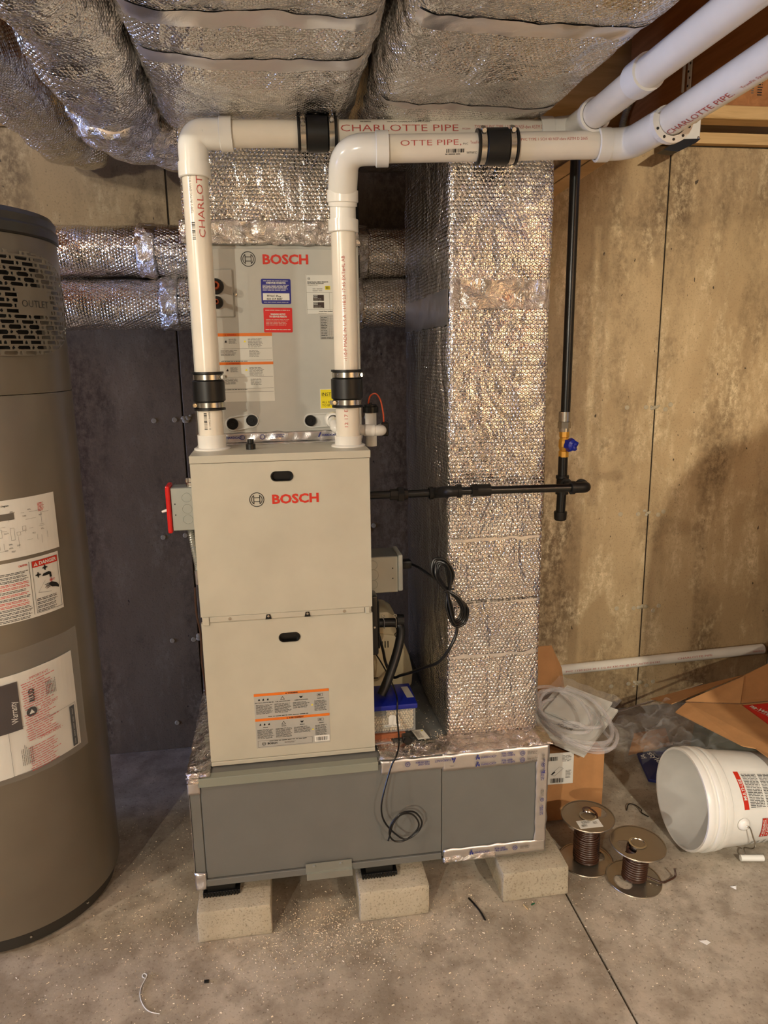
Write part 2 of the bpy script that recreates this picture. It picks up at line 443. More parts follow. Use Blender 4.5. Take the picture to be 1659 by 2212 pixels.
    def build(s, name, parent, label=None, step=None):
        if step:
            for ax, st in step:
                cs = [v.co[ax] for v in s.bm.verts]; t = min(cs)+st
                while t < max(cs):
                    co = [0, 0, 0]; no = [0, 0, 0]; co[ax] = t; no[ax] = 1
                    bmesh.ops.bisect_plane(s.bm, geom=list(s.bm.verts)+list(s.bm.edges)+list(s.bm.faces), plane_co=co, plane_no=no); t += st
        for v in s.bm.verts: v.co = V(s.mp(v.co.x, v.co.y, v.co.z+s.o))
        return obj(name, s.bm, s.mats, parent, label)
def plane_map(o, ux, uy):
    o, ux, uy = V(o), V(ux).normalized(), V(uy).normalized(); n = ux.cross(uy)
    return lambda u, v, d: o+ux*u+uy*v+n*d
def pipe_map(p0, p1, r, phi):
    """u along the pipe, v around it; phi 0 faces the viewer (-Y side), positive turns upwards / right"""
    p0 = V(p0); ax = (V(p1)-p0).normalized(); ref = V((0, -1, 0)); ref = (ref-ax*ref.dot(ax)).normalized(); up = ref.cross(ax)*-1
    if up.dot(V((0, 0, 1))) < 0 and abs(ax.z) < .7: up = -up
    if abs(ax.z) > .7 and up.x > 0: up = -up
    def m(u, v, d):
        a = phi+v/r; return p0+ax*u+(ref*cos(a)+up*sin(a))*(r+d)
    return m
def cyl_map(c, r): return lambda u, v, d: V((c[0]+(r+d)*cos(u/r), c[1]+(r+d)*sin(u/r), v))
def sheet(mp, a, b, c, d, th=.0006, nu=1, nv=1, wob=0, seed=0, lift=0):
    """thin curved sheet u a..c, v b..d on a surface map"""
    bm = NB(); g = []
    for lay in (lift, lift+th):
        g.append([[bm.verts.new(V(mp(a+(c-a)*i/nu, b+(d-b)*j/nv, lay+wob*(.5+nz((i*.31, j*.29, seed), 1))))) for i in range(nu+1)] for j in range(nv+1)])
    for q, fl in ((g[1], 0), (g[0], 1)):
        for j in range(nv):
            for i in range(nu):
                f = [q[j][i], q[j][i+1], q[j+1][i+1], q[j+1][i]]; bm.faces.new(f[::-1] if fl else f)
    for j in range(nv):
        bm.faces.new((g[0][j][0], g[0][j+1][0], g[1][j+1][0], g[1][j][0])[::-1]); bm.faces.new((g[0][j][nu], g[1][j][nu], g[1][j+1][nu], g[0][j+1][nu])[::-1])
    for i in range(nu):
        bm.faces.new((g[0][0][i], g[1][0][i], g[1][0][i+1], g[0][0][i+1])[::-1]); bm.faces.new((g[0][nv][i], g[0][nv][i+1], g[1][nv][i+1], g[1][nv][i])[::-1])
    bmesh.ops.recalc_face_normals(bm, faces=bm.faces)
    return bm

# ------------------------------------------------------------------ lamps (bare bulbs in the room) and daylight door
for i, (p, e) in enumerate(LAMPS):
    t = thing('light_bulb', ['bare bulb between the joists behind the camera', 'bare bulb nearest the water heater', 'bulb on the farthest lamp holder at the back of the room', 'bare bulb near the right wall'][i], 'bulb', p)
    obj('lamp_holder', LT([(0, .10), (.045, .10), (.05, .07), (.022, .06), (.02, .035), (0, .035)], 20, at(p)), PVCF, t, smooth=True)
    if p[2] < 2.3: obj('pendant_cord', T([(p[0], p[1], p[2]+.1), (p[0], p[1], 2.69)], .004, 8), BLK, t)
    gm = NT('bulb_glass'); gm.b.inputs['Emission Color'].default_value = WARM+(1,); gm.b.inputs['Emission Strength'].default_value = 60
    obj('bulb', LT([(0, .035), (.013, .03), (.018, .01), (.03, -.02), (.024, -.045), (0, -.055)], 16, at(p)), gm.m, t, smooth=True)
    ld = bpy.data.lights.new('bulb_light', 'POINT'); ld.energy = e*1.0; ld.color = WARM; ld.shadow_soft_size = .045
    lo = bpy.data.objects.new('bulb_light', ld); COL.objects.link(lo); lo.location = (0, 0, -.09); lo.parent = t
ad = bpy.data.lights.new('daylight', 'AREA'); ad.shape = 'RECTANGLE'; ad.size = 1.25; ad.size_y = 1.75; ad.energy = DAYLIGHT; ad.color = (.38, .52, 1.0)
ao = bpy.data.objects.new('daylight', ad); COL.objects.link(ao); ao.location = (-5.30, 0, .66); ao.rotation_euler = (0, R(-90), 0)

# ------------------------------------------------------------------ room shell
def struct(o, label=None):
    o['kind'] = 'structure'
    if label: o['label'] = label
    return o
XL, XR, YB, YF, ZT = -5.0, 2.325, .912, -9.0, 2.70
bm = NB(); jx, jw = .974, .003
box(bm, XL-.3, jx-jw, YF-.2, YB+.2, -.12, 0); box(bm, jx+jw, XR+.3, YF-.2, YB+.2, -.12, 0); box(bm, jx-jw, jx+jw, YF-.2, YB+.2, -.12, -.016)
struct(obj('floor', bm, FLOOR), 'grey brown concrete floor slab with a straight control joint')
wb = struct(obj('wall_back', B(XL-.2, XR+.2, YB+.006, YB+.2, 0, 2.262), plain('joint_shadow_concrete', (.20, .165, .12), .9)), 'cast concrete foundation wall with vertical form seams')
xs = [1.715+.61*k for k in range(-9, 2)]
for k in range(len(xs)-1):
    a, b = max(xs[k], XL), min(xs[k+1], XR)
    obj('concrete_panel', bev(B(a+.0028, b-.0028, YB, YB+.0055, 0, 2.258), .0015, 1), WALL_SHADED if b < 1.15 else WALL, wb)
plug0 = None
for sx in (1.715, -.10, .51, -.71):
    for z in (1.302, .867, .457, .11):
        for dx, dz in ((-.117, 0), (-.04, 0), (.045, -.013), (.07, .004)):
            jx_, jz_ = random.uniform(-.005, .005), random.uniform(-.004, .004)
            obj('tie_plug', LT([(0, 0), (.0095, 0), (.0095, .002), (.008, .0035), (0, .0035)], 12, at((sx+dx+jx_, YB+.001, z+dz+jz_), (0, -1, 0))), plain('tie_plug_grey', (.74, .68, .56), .8), wb)
        bm = NB(); rn = random.Random(int(sx*100+z*1000))
        for q in range(5):
            s = rn.uniform(.006, .014); M = Matrix.Translation((sx+rn.uniform(-.018, .018), YB, z+rn.uniform(-.012, .012))) @ Matrix.Diagonal((s, .005, s*.7, 1)); bmesh.ops.create_icosphere(bm, subdivisions=2, radius=1, matrix=M)
        for v in bm.verts: v.co += V((nz(v.co, 90, 1), 0, nz(v.co, 90, 2)))*.004
        obj('mortar_lump', bm, plain('tie_plug_grey', (.74, .68, .56), .8), wb, smooth=True)
struct(obj('wall_right', B(XR, XR+.2, YF-.2, YB+.2, 0, 2.262), WALL))
bm = NB(); dy0, dy1, dz1 = -.95, .90, 1.30
box(bm, XL-.2, XL, YF-.2, dy0, 0, ZT); box(bm, XL-.2, XL, dy1, YB+.2, 0, ZT); box(bm, XL-.2, XL, dy0, dy1, dz1, ZT)
DWALL = plain('dark_unfinished_wall', (.36, .32, .27), .9)
struct(obj('wall_left', bm, DWALL))
struct(obj('wall_front', B(XL-.2, XR+.2, YF-.2, YF, 0, ZT), DWALL))
d = struct(obj('door_1', B(XL-.12, XL-.06, dy0, dy0+.07, 0, dz1), PVCF), 'low glazed access door letting in daylight')
bm = NB(); box(bm, XL-.12, XL-.06, dy1-.07, dy1, 0, dz1); box(bm, XL-.12, XL-.06, dy0+.07, dy1-.07, dz1-.08, dz1); box(bm, XL-.12, XL-.06, dy0+.07, dy1-.07, 0, .10); box(bm, XL-.12, XL-.06, -.09, -.01, .10, dz1-.08)
obj('door_frame', bm, PVCF, d)
struct(obj('ceiling', B(XL-.2, XR+.2, YF-.2, YB+.2, ZT, ZT+.05), OSB), 'sheathing panels above the joists')
struct(obj('trim_1', B(XL, XR, YB-.03, YB+.16, 2.263, 2.300), WOODX), 'wooden sill plate on top of the foundation wall')
struct(obj('trim_2', B(XL, XR, YB+.06, YB+.18, 2.301, ZT), WOODX))
bm = NB(); box(bm, 1.58, XR, .78, .86, 2.318, 2.362, .003); box(bm, 1.58, XR, .812, .828, 2.362, ZT-.04); box(bm, 1.58, XR, .78, .86, ZT-.04, ZT)
ib = thing('blocking_joist', 'light flanged wooden joist parallel to the back wall at upper right', 'joist', (1.95, .82, 2.318))
obj('flange', B(1.58, XR-.002, .78, .86, 2.318, 2.362, .003), WOODX, ib); bm.free()
obj('web', B(1.58, XR-.002, .812, .828, 2.363, ZT-.001), WOODY, ib)
a = Art(plane_map((1.975, .812, 2.40), (1, 0, 0), (0, 0, 1)))
a.lines(0, .004, .020, .10, 12, INK, seed=3, rag=.1); a.lines(-.024, .01, .010, .09, 12, INKG, seed=4, rag=.1)
a.build('ink_stamp', ib)
wbk = thing('wood_brace', 'light wooden board nailed diagonally across the top of the wall behind the gas pipe', 'board', (1.25, .87, 2.1))
for k, dz_ in enumerate((0, .047)):
    obj('brace_board', bev(prism(NB(), [(1.02, .870, 1.925+dz_), (1.47, .870, 2.203+dz_), (1.47, .870, 2.248+dz_), (1.02, .870, 1.970+dz_)], (0, 1, 0), .038), .002, 1), WOODX, wbk)
JX = [1.545-.61*k for k in range(-1, 10)]
jt = None
for k, x in enumerate(JX):
    if x < XL+.1: continue
    if x > 2.2: continue
    j = thing('floor_joist', 'wooden floor joist', 'joist', (x, -2.7, 2.285 if k == 1 else 2.40))
    zb = 2.285 if k == 1 else 2.40
    if k == 1: j['label'] = 'deep orange brown beam running overhead beside the white vent pipes'
    else: j['label'] = 'wooden floor joist hidden above the foil wrapped ducts'; j['group'] = 'joists above the ducts'
    if k == 1:
        obj('beam', bev(B(x-.028, x+.028, YF, YB-.04, zb, ZT-.001), .003, 1), WOODY, j)
    else:
        obj('joist_board', B(x-.02, x+.02, YF, YB-.04, zb, ZT-.001), WOODY, j)

# ------------------------------------------------------------------ ducts wrapped in bubble foil
def loft(rings, uvs, closed=True, cap=(False, False)):
    """rings of points; uvs (ring param list, path param list)"""
    bm = NB(); uv = bm.loops.layers.uv.new('UVMap'); g = [[bm.verts.new(p) for p in r] for r in rings]; m = len(g[0])
    for i in range(len(g)-1):
        for k in range(m if closed else m-1):
            k2 = (k+1) % m
            f = bm.faces.new((g[i][k], g[i][k2], g[i+1][k2], g[i+1][k])); u0, u1 = uvs[0][k], uvs[0][k+1]
            for l, c in zip(f.loops, ((u0, uvs[1][i]), (u1, uvs[1][i]), (u1, uvs[1][i+1]), (u0, uvs[1][i+1]))): l[uv].uv = c
    if cap[0]: bm.faces.new(g[0][::-1])
    if cap[1]: bm.faces.new(g[-1])
    bmesh.ops.recalc_face_normals(bm, faces=bm.faces)
    return bm
def rrect(w, h, r, step=.02):
    """rounded rectangle outline with outward normals, centred; returns (pt, normal)"""
    out = []
    cs = [(w/2-r, h/2-r, 0), (-w/2+r, h/2-r, 90), (-w/2+r, -h/2+r, 180), (w/2-r, -h/2+r, 270)]
    for i, (cx, cy, a0) in enumerate(cs):
        for k in range(5):
            a = R(a0+90*k/4); out.append((cx+r*cos(a), cy+r*sin(a), cos(a), sin(a)))
        nx, ny, _ = cs[(i+1) % 4]; a = R(a0+90); x0, y0 = cx+r*cos(a), cy+r*sin(a); x1, y1 = nx+r*cos(a), ny+r*sin(a); L = math.hypot(x1-x0, y1-y0); m = int(L/step)
        for k in range(1, m): t = k/m; out.append((x0+(x1-x0)*t, y0+(y1-y0)*t, cos(a), sin(a)))
    return out
def rect_duct(O, ax, ex, ey, w, h, L, r=.02, step=.02, bulge=.012, seed=0, bands=(), taper=None, fine=.003, cap=(False, False)):
    """duct of length L along ax starting at centre O; cross-section axes ex, ey"""
    O, ax, ex, ey = V(O), V(ax).normalized(), V(ex).normalized(), V(ey).normalized(); pr = rrect(w, h, r, step); n = int(L/step); rings = []; us = [0]
    for k in range(len(pr)): a, b = pr[k], pr[(k+1) % len(pr)]; us.append(us[-1]+math.hypot(b[0]-a[0], b[1]-a[1]))
    for i in range(n+1):
        t = L*i/n; ring = []
        sc = taper(t) if taper else 1
        for k, (x, y, nx, ny) in enumerate(pr):
            # pillow: bulge in the middle of each side, pulled in at bands
            ed = min(1, min(abs(abs(x)-w/2) if abs(ny) > .9 else 1, abs(abs(y)-h/2) if abs(nx) > .9 else 1)/.1)
            if abs(nx) < .9 and abs(ny) < .9: ed = 0
            bd = 1
            for bpos, bw in bands: bd = min(bd, min(1, max(0, abs(t-bpos)-bw*.5)/.07))
            base = O+ax*t+ex*(x*sc)+ey*(y*sc)
            dd = bulge*(.25+.75*ed)*(.35+.65*bd)*(.6+1.0*nz(base, 5, seed)) + fine*nz(base, 28, seed+1)
            ring.append(base+(ex*nx+ey*ny)*dd)
        rings.append(ring)
    return loft(rings, (us, [L*i/n for i in range(n+1)]), True, cap)
def strip(mp, a, b, c, d, nu, nv, wob=.003, seed=0, lift=.002, ragged=.004):
    """one-sided crumpled tape strip lying on a surface map (u a..c, v b..d)"""
    bm = NB(); uv = bm.loops.layers.uv.new('UVMap'); g = []
    for j in range(nv+1):
        row = []
        for i in range(nu+1):
            u = a+(c-a)*i/nu; v = b+(d-b)*j/nv
            if j in (0, nv): v += ragged*nz((u*30, j, seed), 1)
            if i in (0, nu): u += ragged*nz((v*30, i, seed), 1)
            e = (0 if j in (0, nv) or i in (0, nu) else 1)
            row.append((bm.verts.new(V(mp(u, v, lift+e*wob*(.5+nz((u*40, v*40, seed), 1))))), u, v))
        g.append(row)
    for j in range(nv):
        for i in range(nu):
            q = (g[j][i], g[j][i+1], g[j+1][i+1], g[j+1][i]); f = bm.faces.new([x[0] for x in q])
            for l, x in zip(f.loops, q): l[uv].uv = (x[1], x[2])
    return bm
def wrap(o, target, offs=.0015):
    m = o.modifiers.new('w', 'SHRINKWRAP'); m.target = target; m.wrap_method = 'NEAREST_SURFACEPOINT'; m.wrap_mode = 'OUTSIDE_SURFACE'; m.offset = offs; return o
def solid(o, th=.0015):
    m = o.modifiers.new('s', 'SOLIDIFY'); m.thickness = th; m.offset = -1; return o

# trunk over the coil (duct 1) and return trunk (duct 2), running towards the viewer
def trunk(name, label, x0, x1, zb, h, y0, y1, bands, seed, step=.018):
    t = thing(name, label, 'duct', ((x0+x1)/2, y0, zb), group=None)
    w = x1-x0; L = y0-y1
    o = obj('foil_jacket', rect_duct(((x0+x1)/2, y0, zb+h/2), (0, -1, 0), (1, 0, 0), (0, 0, 1), w-.02, h, L, .05, step, .022, seed, bands, None, .005, (True, True)), FOILF, t, smooth=2, uv=False)
    for i, (bp, bw) in enumerate(bands):
        mp = lambda u, v, d, bp=bp: V((x0+u, y0-bp-v, zb-.004-d-.006*sin(pi*u/w)))
        wrap(obj('foil_tape_band', strip(mp, .015, -bw/2, w-.015, bw/2, 60, 5, .004, seed+i, .004, .006), TAPE if i % 2 else TAPEF, t, smooth=2, uv=False), o)
    return t
d1 = trunk('supply_trunk_duct', 'wide foil wrapped supply duct overhead on the left, ending above the coil cabinet', -.045, .448, 2.096, .28, .27, -1.9, [(.47, .05), (.66, .055), (1.1, .05), (1.6, .05)], 3)
d2 = trunk('return_trunk_duct', 'wide foil wrapped return duct overhead on the right, above the black couplings', .462, .945, 2.096, .28, .66, -1.9, [(.64, .03), (1.07, .055), (1.6, .05)], 9)
# slight sagging lobe of duct 2 with dark dimples
# tall return drop
rd = thing('return_drop_duct', 'tall rectangular return duct wrapped in bubble foil, standing on the grey base plenum', 'duct', (.793, .34, .446))
rdj = obj('foil_jacket', rect_duct((.793, .345, .446), (0, 0, 1), (1, 0, 0), (0, -1, 0), .268, .61, 1.56, .012, .014, .007, 5, [(1.22, .09), (.40, .012), (.58, .012), (.24, .01)], None, .0022, (True, True)), FOIL, rd, smooth=2, uv=False)
obj('duct_neck', rect_duct((.793, .41, 2.006), (0, 0, 1), (1, 0, 0), (0, -1, 0), .268, .46, .10, .012, .02, .004, 61, (), None, .002, (True, True)), FOIL, rd, smooth=2, uv=False)
fm = lambda u, v, d: V((.653+u, .034-d-.004*sin(pi*u/.28), v))
wrap(obj('foil_tape_band', strip(fm, -.004, 1.628, .284, 1.702, 50, 14, .009, 11, .006, .006), CRUMP, rd, smooth=2, uv=False), rdj, .001)
wrap(obj('foil_tape_patch', strip(fm, .035, 1.63, .20, 1.70, 30, 12, .004, 12, .016, .007), CRUMPG, rd, smooth=2, uv=False), rdj, .003)
lm = lambda u, v, d: V((.655-d, .04+u, v))
wrap(obj('foil_tape_band', strip(lm, 0, 1.59, .60, 1.68, 50, 10, .007, 13, .008, .006), TAPE, rd, smooth=2, uv=False), rdj)
for z, s in ((1.025, 1), (.846, 2), (.688, 3)):
    wrap(obj('foil_seam', strip(fm, .002, z-.004, .278, z+.004, 60, 3, .003, s, .0075, .005), TAPE, rd, smooth=2, uv=False), rdj, .0035)
a = Art(plane_map((.70, .018, .842), (1, 0, .03), (0, 0, 1)))
a.text('m airspace - ASTM E84 - FS<15 SD<20 - Class 1/A - ASTM C411 Passes', 0, 0, .0075, INK, .012, fit=.215); wrap(a.build('printed_line', rd), rdj, .0045)
bm = rect_duct((.952, .36, 1.70), (0, 0, 1), (1, 0, 0), (0, -1, 0), .05, .16, .25, .02, .012, .016, 8, (), lambda t: .5+.7*sin(pi*min(1, max(0, t/.25))), .01, (True, True))
obj('crumpled_takeoff', bm, CRUMP, rd, smooth=2, uv=False)
bm = rect_duct((.945, .2, .46), (0, 0, 1), (1, 0, 0), (0, -1, 0), .02, .12, 1.14, .008, .015, .008, 6, (), None, .003, (True, True))
obj('side_flap', bm, FOIL, rd, smooth=2, uv=False)
# supply plenum over the coil
sp = thing('supply_plenum', 'short foil wrapped supply plenum between the coil cabinet and the trunk duct', 'duct', (.224, .455, 1.815))
obj('foil_jacket', rect_duct((.224, .455, 1.83), (0, 0, 1), (1, 0, 0), (0, -1, 0), .452, .40, .27, .012, .012, .008, 15, [(0, .03)], None, .003, (True, True)), FOIL, sp, smooth=2, uv=False)
pm = lambda u, v, d: V((u, .247-d, v))
solid(obj('foil_tape_band', strip(pm, -.012, 1.808, .46, 1.872, 90, 12, .010, 21, .002, .006), CRUMP, sp, smooth=2, uv=False))
# round ducts upper left
def round_duct(name, label, path, r, seed, mat=FOILF, bul=.010, group=None, n=44, cat='duct', folds=.004):
    P = path; fr = frames(P); L = [0]
    for i in range(1, len(P)): L.append(L[-1]+(P[i]-P[i-1]).length)
    rings = []
    for i, (p, aa, bb) in enumerate(fr):
        rr = r
        if i == 0 or i == len(fr)-1: rr = r*.93
        ring = []
        for k in range(n):
            a = 2*pi*k/n; dv = aa*cos(a)+bb*sin(a); q = p+dv*rr
            ring.append(q+dv*(bul*nz(q, 6, seed)+folds*nz(q, 24, seed+2)))
        rings.append(ring)
    t = thing(name, label, cat, tuple(P[0]), group)
    us = [2*pi*r*k/n for k in range(n+1)]
    return t, obj('foil_jacket', loft(rings, (us, L), True, (True, True)), mat, t, smooth=2, uv=False)
def dense(pts, r, step=.015):
    P = fillet(pts, r, 10); out = [P[0]]
    for i in range(1, len(P)):
        d = (P[i]-P[i-1]).length; m = max(1, int(d/step))
        for k in range(1, m+1): out.append(P[i-1].lerp(P[i], k/m))
    return out
t1, _ = round_duct('round_branch_duct', 'foil wrapped round duct in the top left corner, nearest the left edge', dense([(-.42, -1.5, 2.20), (-.395, .76, 2.20), (-.30, .82, 2.205)], .11), .092, 31, FOILF, .014, folds=.009)
t2, _ = round_duct('round_branch_duct', 'crumpled foil wrapped round duct bending into the left side of the supply plenum', dense([(-.145, -1.5, 2.185), (-.16, .45, 2.165), (.02, .47, 2.16)], .14), .106, 37, FOILF, .022, folds=.011)
cm = []
P = dense([(-.158, .22, 2.168), (-.16, .45, 2.165), (.0, .47, 2.16)], .14)
bm_t, o_ = round_duct('tmp', '', P, .113, 41, CRUMP, .014, folds=.022)
o_.name = 'crumpled_elbow_wrap'; o_.parent = t2; o_.location = (OFF[bm_t]-OFF[t2]); bpy.data.objects.remove(bm_t)
# pair along the back wall
for z, s, lab in ((1.86, 51, 'upper of two foil wrapped round ducts running along the back wall'), (1.694, 57, 'lower of two foil wrapped round ducts running along the back wall')):
    t, o_ = round_duct('round_wall_duct', lab, dense([(-1.6, .79, z), (.95, .79, z)], .1, .02), .0825, s, FOIL, .006, None, 44)
    for k, xx in enumerate((-.17, .52) if s == 51 else (-.11, .5)):
        cmp_ = lambda u, v, d, z=z, xx=xx: V((xx+u, .79-(.083+d)*cos(v/.0825), z+(.083+d)*sin(v/.0825)))
        solid(obj('foil_tape_wrap', strip(cmp_, -.03, -.12, .03, .12, 8, 30, .006, s+k, .004, .01), CRUMP, t, smooth=2, uv=False))
tag(obj('duct_hanger_strap', prism(NB(), [(.505, .70, 1.77), (.515, .70, 1.77), (.515, .70, 2.31), (.505, .70, 2.31)], (0, 1, 0), .002), BLK), 'thin black strap hanging down over the upper wall duct between the plenums', 'strap')

# ------------------------------------------------------------------ base plenum
bp = thing('base_plenum', 'long grey sheet metal return base under the furnace, resting on the pavers', 'plenum', (.44, .3, .118))
X0, X1, Y0, Y1, ZB, ZT2 = -.055, .925, -.05, .66, .122, .445
obj('casing', B(X0, X1, Y0+.004, Y1, ZB, ZT2-.002, .002), PLEN, bp)
obj('front_panel', bev(B(-.026, .620, Y0-.0005, Y0+.006, ZB+.022, ZT2-.012), .001, 1), PLEN, bp)
obj('front_panel', bev(B(.6225, .905, Y0, Y0+.006, ZB+.004, ZT2-.012), .001, 1), PLEN, bp)
obj('corner_flange', bev(B(X0, -.029, Y0, Y0+.012, ZB+.004, ZT2-.01), .001, 1), PLEN, bp)
obj('bottom_flange', bev(B(-.028, .620, Y0-.006, Y0+.004, ZB, ZB+.020), .0015, 1), PLEN, bp)
bm = B(-.03, .4445, Y0-.0075, Y0+.02, ZT2-.025, ZT2, .0012); obj('top_flange', bm, PLENL, bp, 'lighter folded flange under the furnace')
bm = NB(); box(bm, .238, .365, Y0-.009, Y0-.0065, .128, .158); box(bm, .240, .366, Y0-.016, Y0-.006, .112, .131)
for xx in (.262, .336): lathe(bm, [(0, .003), (.004, .0025), (.005, 0), (0, 0)], 10, at((xx, Y0-.009, .149), (0, -1, 0)))
obj('splice_bracket', bm, GALV, bp, 'galvanised folded bracket')
tf = plane_map((0, Y0-.002, 0), (1, 0, 0), (0, 0, 1)); tt = plane_map((0, 0, ZT2), (1, 0, 0), (0, 1, 0))
def tape(mp, *a, m=TAPE, n=(40, 5), **k): return solid(obj('foil_tape', strip(mp, a[0], a[1], a[2], a[3], n[0], n[1], **k), m, bp, smooth=2, uv=False), .0008)
tape(tf, .452, .405, .66, .444, seed=1, m=TAPEF, wob=.0015)
tape(tf, .623, .395, .93, .446, seed=2, m=TAPEF, wob=.0015)
tape(tf, .893, .14, .9275, .43, seed=3, m=TAPEF, n=(6, 40), wob=.0015)
tape(tf, .625, .108, .927, .150, seed=4, m=TAPEF, wob=.002)
tape(tf, .625, .106, .78, .128, seed=14, m=CRUMP, wob=.006)
tape(tt, .45, -.052, .66, .03, seed=5, m=CRUMP, wob=.004, n=(40, 14))
tape(tt, .63, -.054, .945, .05, seed=6, m=CRUMP, wob=.006, n=(50, 14))
tape(tt, -.062, -.052, .0, .58, seed=7, m=CRUMP, wob=.004, n=(8, 70))
tape(tt, .445, .03, .5, .2, seed=8, m=TAPE, wob=.002, n=(8, 20))
tape(tf, -.060, .40, -.028, .452, seed=9, m=TAPEF, n=(6, 8)); tape(tf, -.060, .43, -.025, .465, seed=19, m=CRUMP, n=(10, 8), wob=.01)
tape(tf, -.058, .112, -.026, .165, seed=10, m=TAPE, n=(6, 10), wob=.006)
rs = plane_map((.926, 0, 0), (0, 1, 0), (0, 0, 1))
tape(rs, -.05, .12, .0, .446, seed=12, m=TAPEF, n=(6, 40), wob=.002)
ls = plane_map((X0, 0, 0), (0, -1, 0), (0, 0, 1))
tape(ls, .0, .12, .052, .446, seed=13, m=TAPEF, n=(6, 40), wob=.002)
a = Art(plane_map((0, Y0-.0075, 0), (1, 0, 0), (0, 0, 1)), .0004)
def tapeprint(x, z, rot=0, flip=False, sc=1.0, parts=(0, 1, 2, 3)):
    def P(u, v): return (x+(u*cos(rot)-v*sin(rot))*sc, z+(u*sin(rot)+v*cos(rot))*sc)
    if 0 in parts:
        a.text('HARDCAST', *P(.016, .002), .006*sc, INKB, .01, rot=rot); px, pz = P(.006, .005); a.poly([P(0, 0), P(.006, .014), P(.009, .014), P(.004, 0)], INKB); a.poly([P(.006, .004), P(.012, .008), P(.012, .0), P(.009, 0)], INKB)
    if 1 in parts: a.text('FOIL-GRIP', *P(.075, .008), .005*sc, INKB, .02, rot=rot); a.text('1402-181BFX', *P(.075, .001), .005*sc, INKB, .02, rot=rot)
    if 2 in parts: cx, cz = P(.135, .006); a.ring(cx, cz, .0058*sc, .0072*sc, INKB, n=20); a.text('UL', *P(.1315, .0035), .005*sc, INKB, .03, rot=rot)
    if 3 in parts: a.lines(*P(.150, 0), .030*sc, .010*sc, 3, INKG, seed=int(x*1000), rot=rot)
tapeprint(.715, .424); tapeprint(.715, .403); tapeprint(.70, .127); tapeprint(.66, .436, pi, parts=(0, 1, 2)); 
for z in (.17, .28): tapeprint(.916, z, pi/2, parts=(1, 2, 3), sc=.8)
tapeprint(.918, .36, pi/2, parts=(0,), sc=.8); a.build('tape_lettering', bp)

# pavers and pads
def paver(x, y, lab, i):
    bm = bev(B(x, x+.194, y, y+.395, 0, .092), .005, 2)
    bmesh.ops.subdivide_edges(bm, edges=[e for e in bm.edges if e.calc_length() > .05], cuts=6, use_grid_fill=True)
    for v in bm.verts: v.co += V((nz(v.co, 30, i), nz(v.co, 30, i+1), nz(v.co, 30, i+2) if v.co.z > .01 else 0))*.0022
    tag(obj('concrete_paver', bm, BLOCK, smooth=True), lab, 'concrete block', 'concrete blocks under the base plenum')
paver(-.053, -.113, 'pale concrete block under the left corner of the grey plenum', 1)
paver(.379, -.113, 'middle pale concrete block under the grey plenum, right of the galvanised bracket', 2)
paver(.785, -.108, 'pale concrete block under the right end of the grey plenum, beside the wire spools', 3)
def pad(x0, x1, y0, lab):
    t = thing('vibration_pad', lab, 'rubber pad', ((x0+x1)/2, y0+.05, .0925), 'black pads between blocks and plenum')
    bm = NB(); box(bm, x0, x1, y0, y0+.12, .0925, .104, .001); n = int((x1-x0)/.008)
    for k in range(n): box(bm, x0+.001+k*.008, x0+.005+k*.008, y0-.0035, y0, .0925, .104)
    obj('ribbed_base', bm, RUB, t)
    bm = NB(); box(bm, x0+.012, x1-.012, y0+.006, y0+.11, .1045, .108); box(bm, x0+.012, x1-.012, y0+.006, y0+.012, .108, .1215); box(bm, x0+.012, x0+.017, y0+.0125, y0+.11, .108, .1215); box(bm, x1-.017, x1-.012, y0+.0125, y0+.11, .108, .1215)
    obj('top_channel', bm, BLK, t)
pad(-.040, .058, -.058, 'black ribbed rubber pad on the left concrete block'); pad(.392, .492, -.06, 'black ribbed rubber pad on the middle concrete block'); pad(.80, .89, 0.0, 'black ribbed rubber pad on the right concrete block')

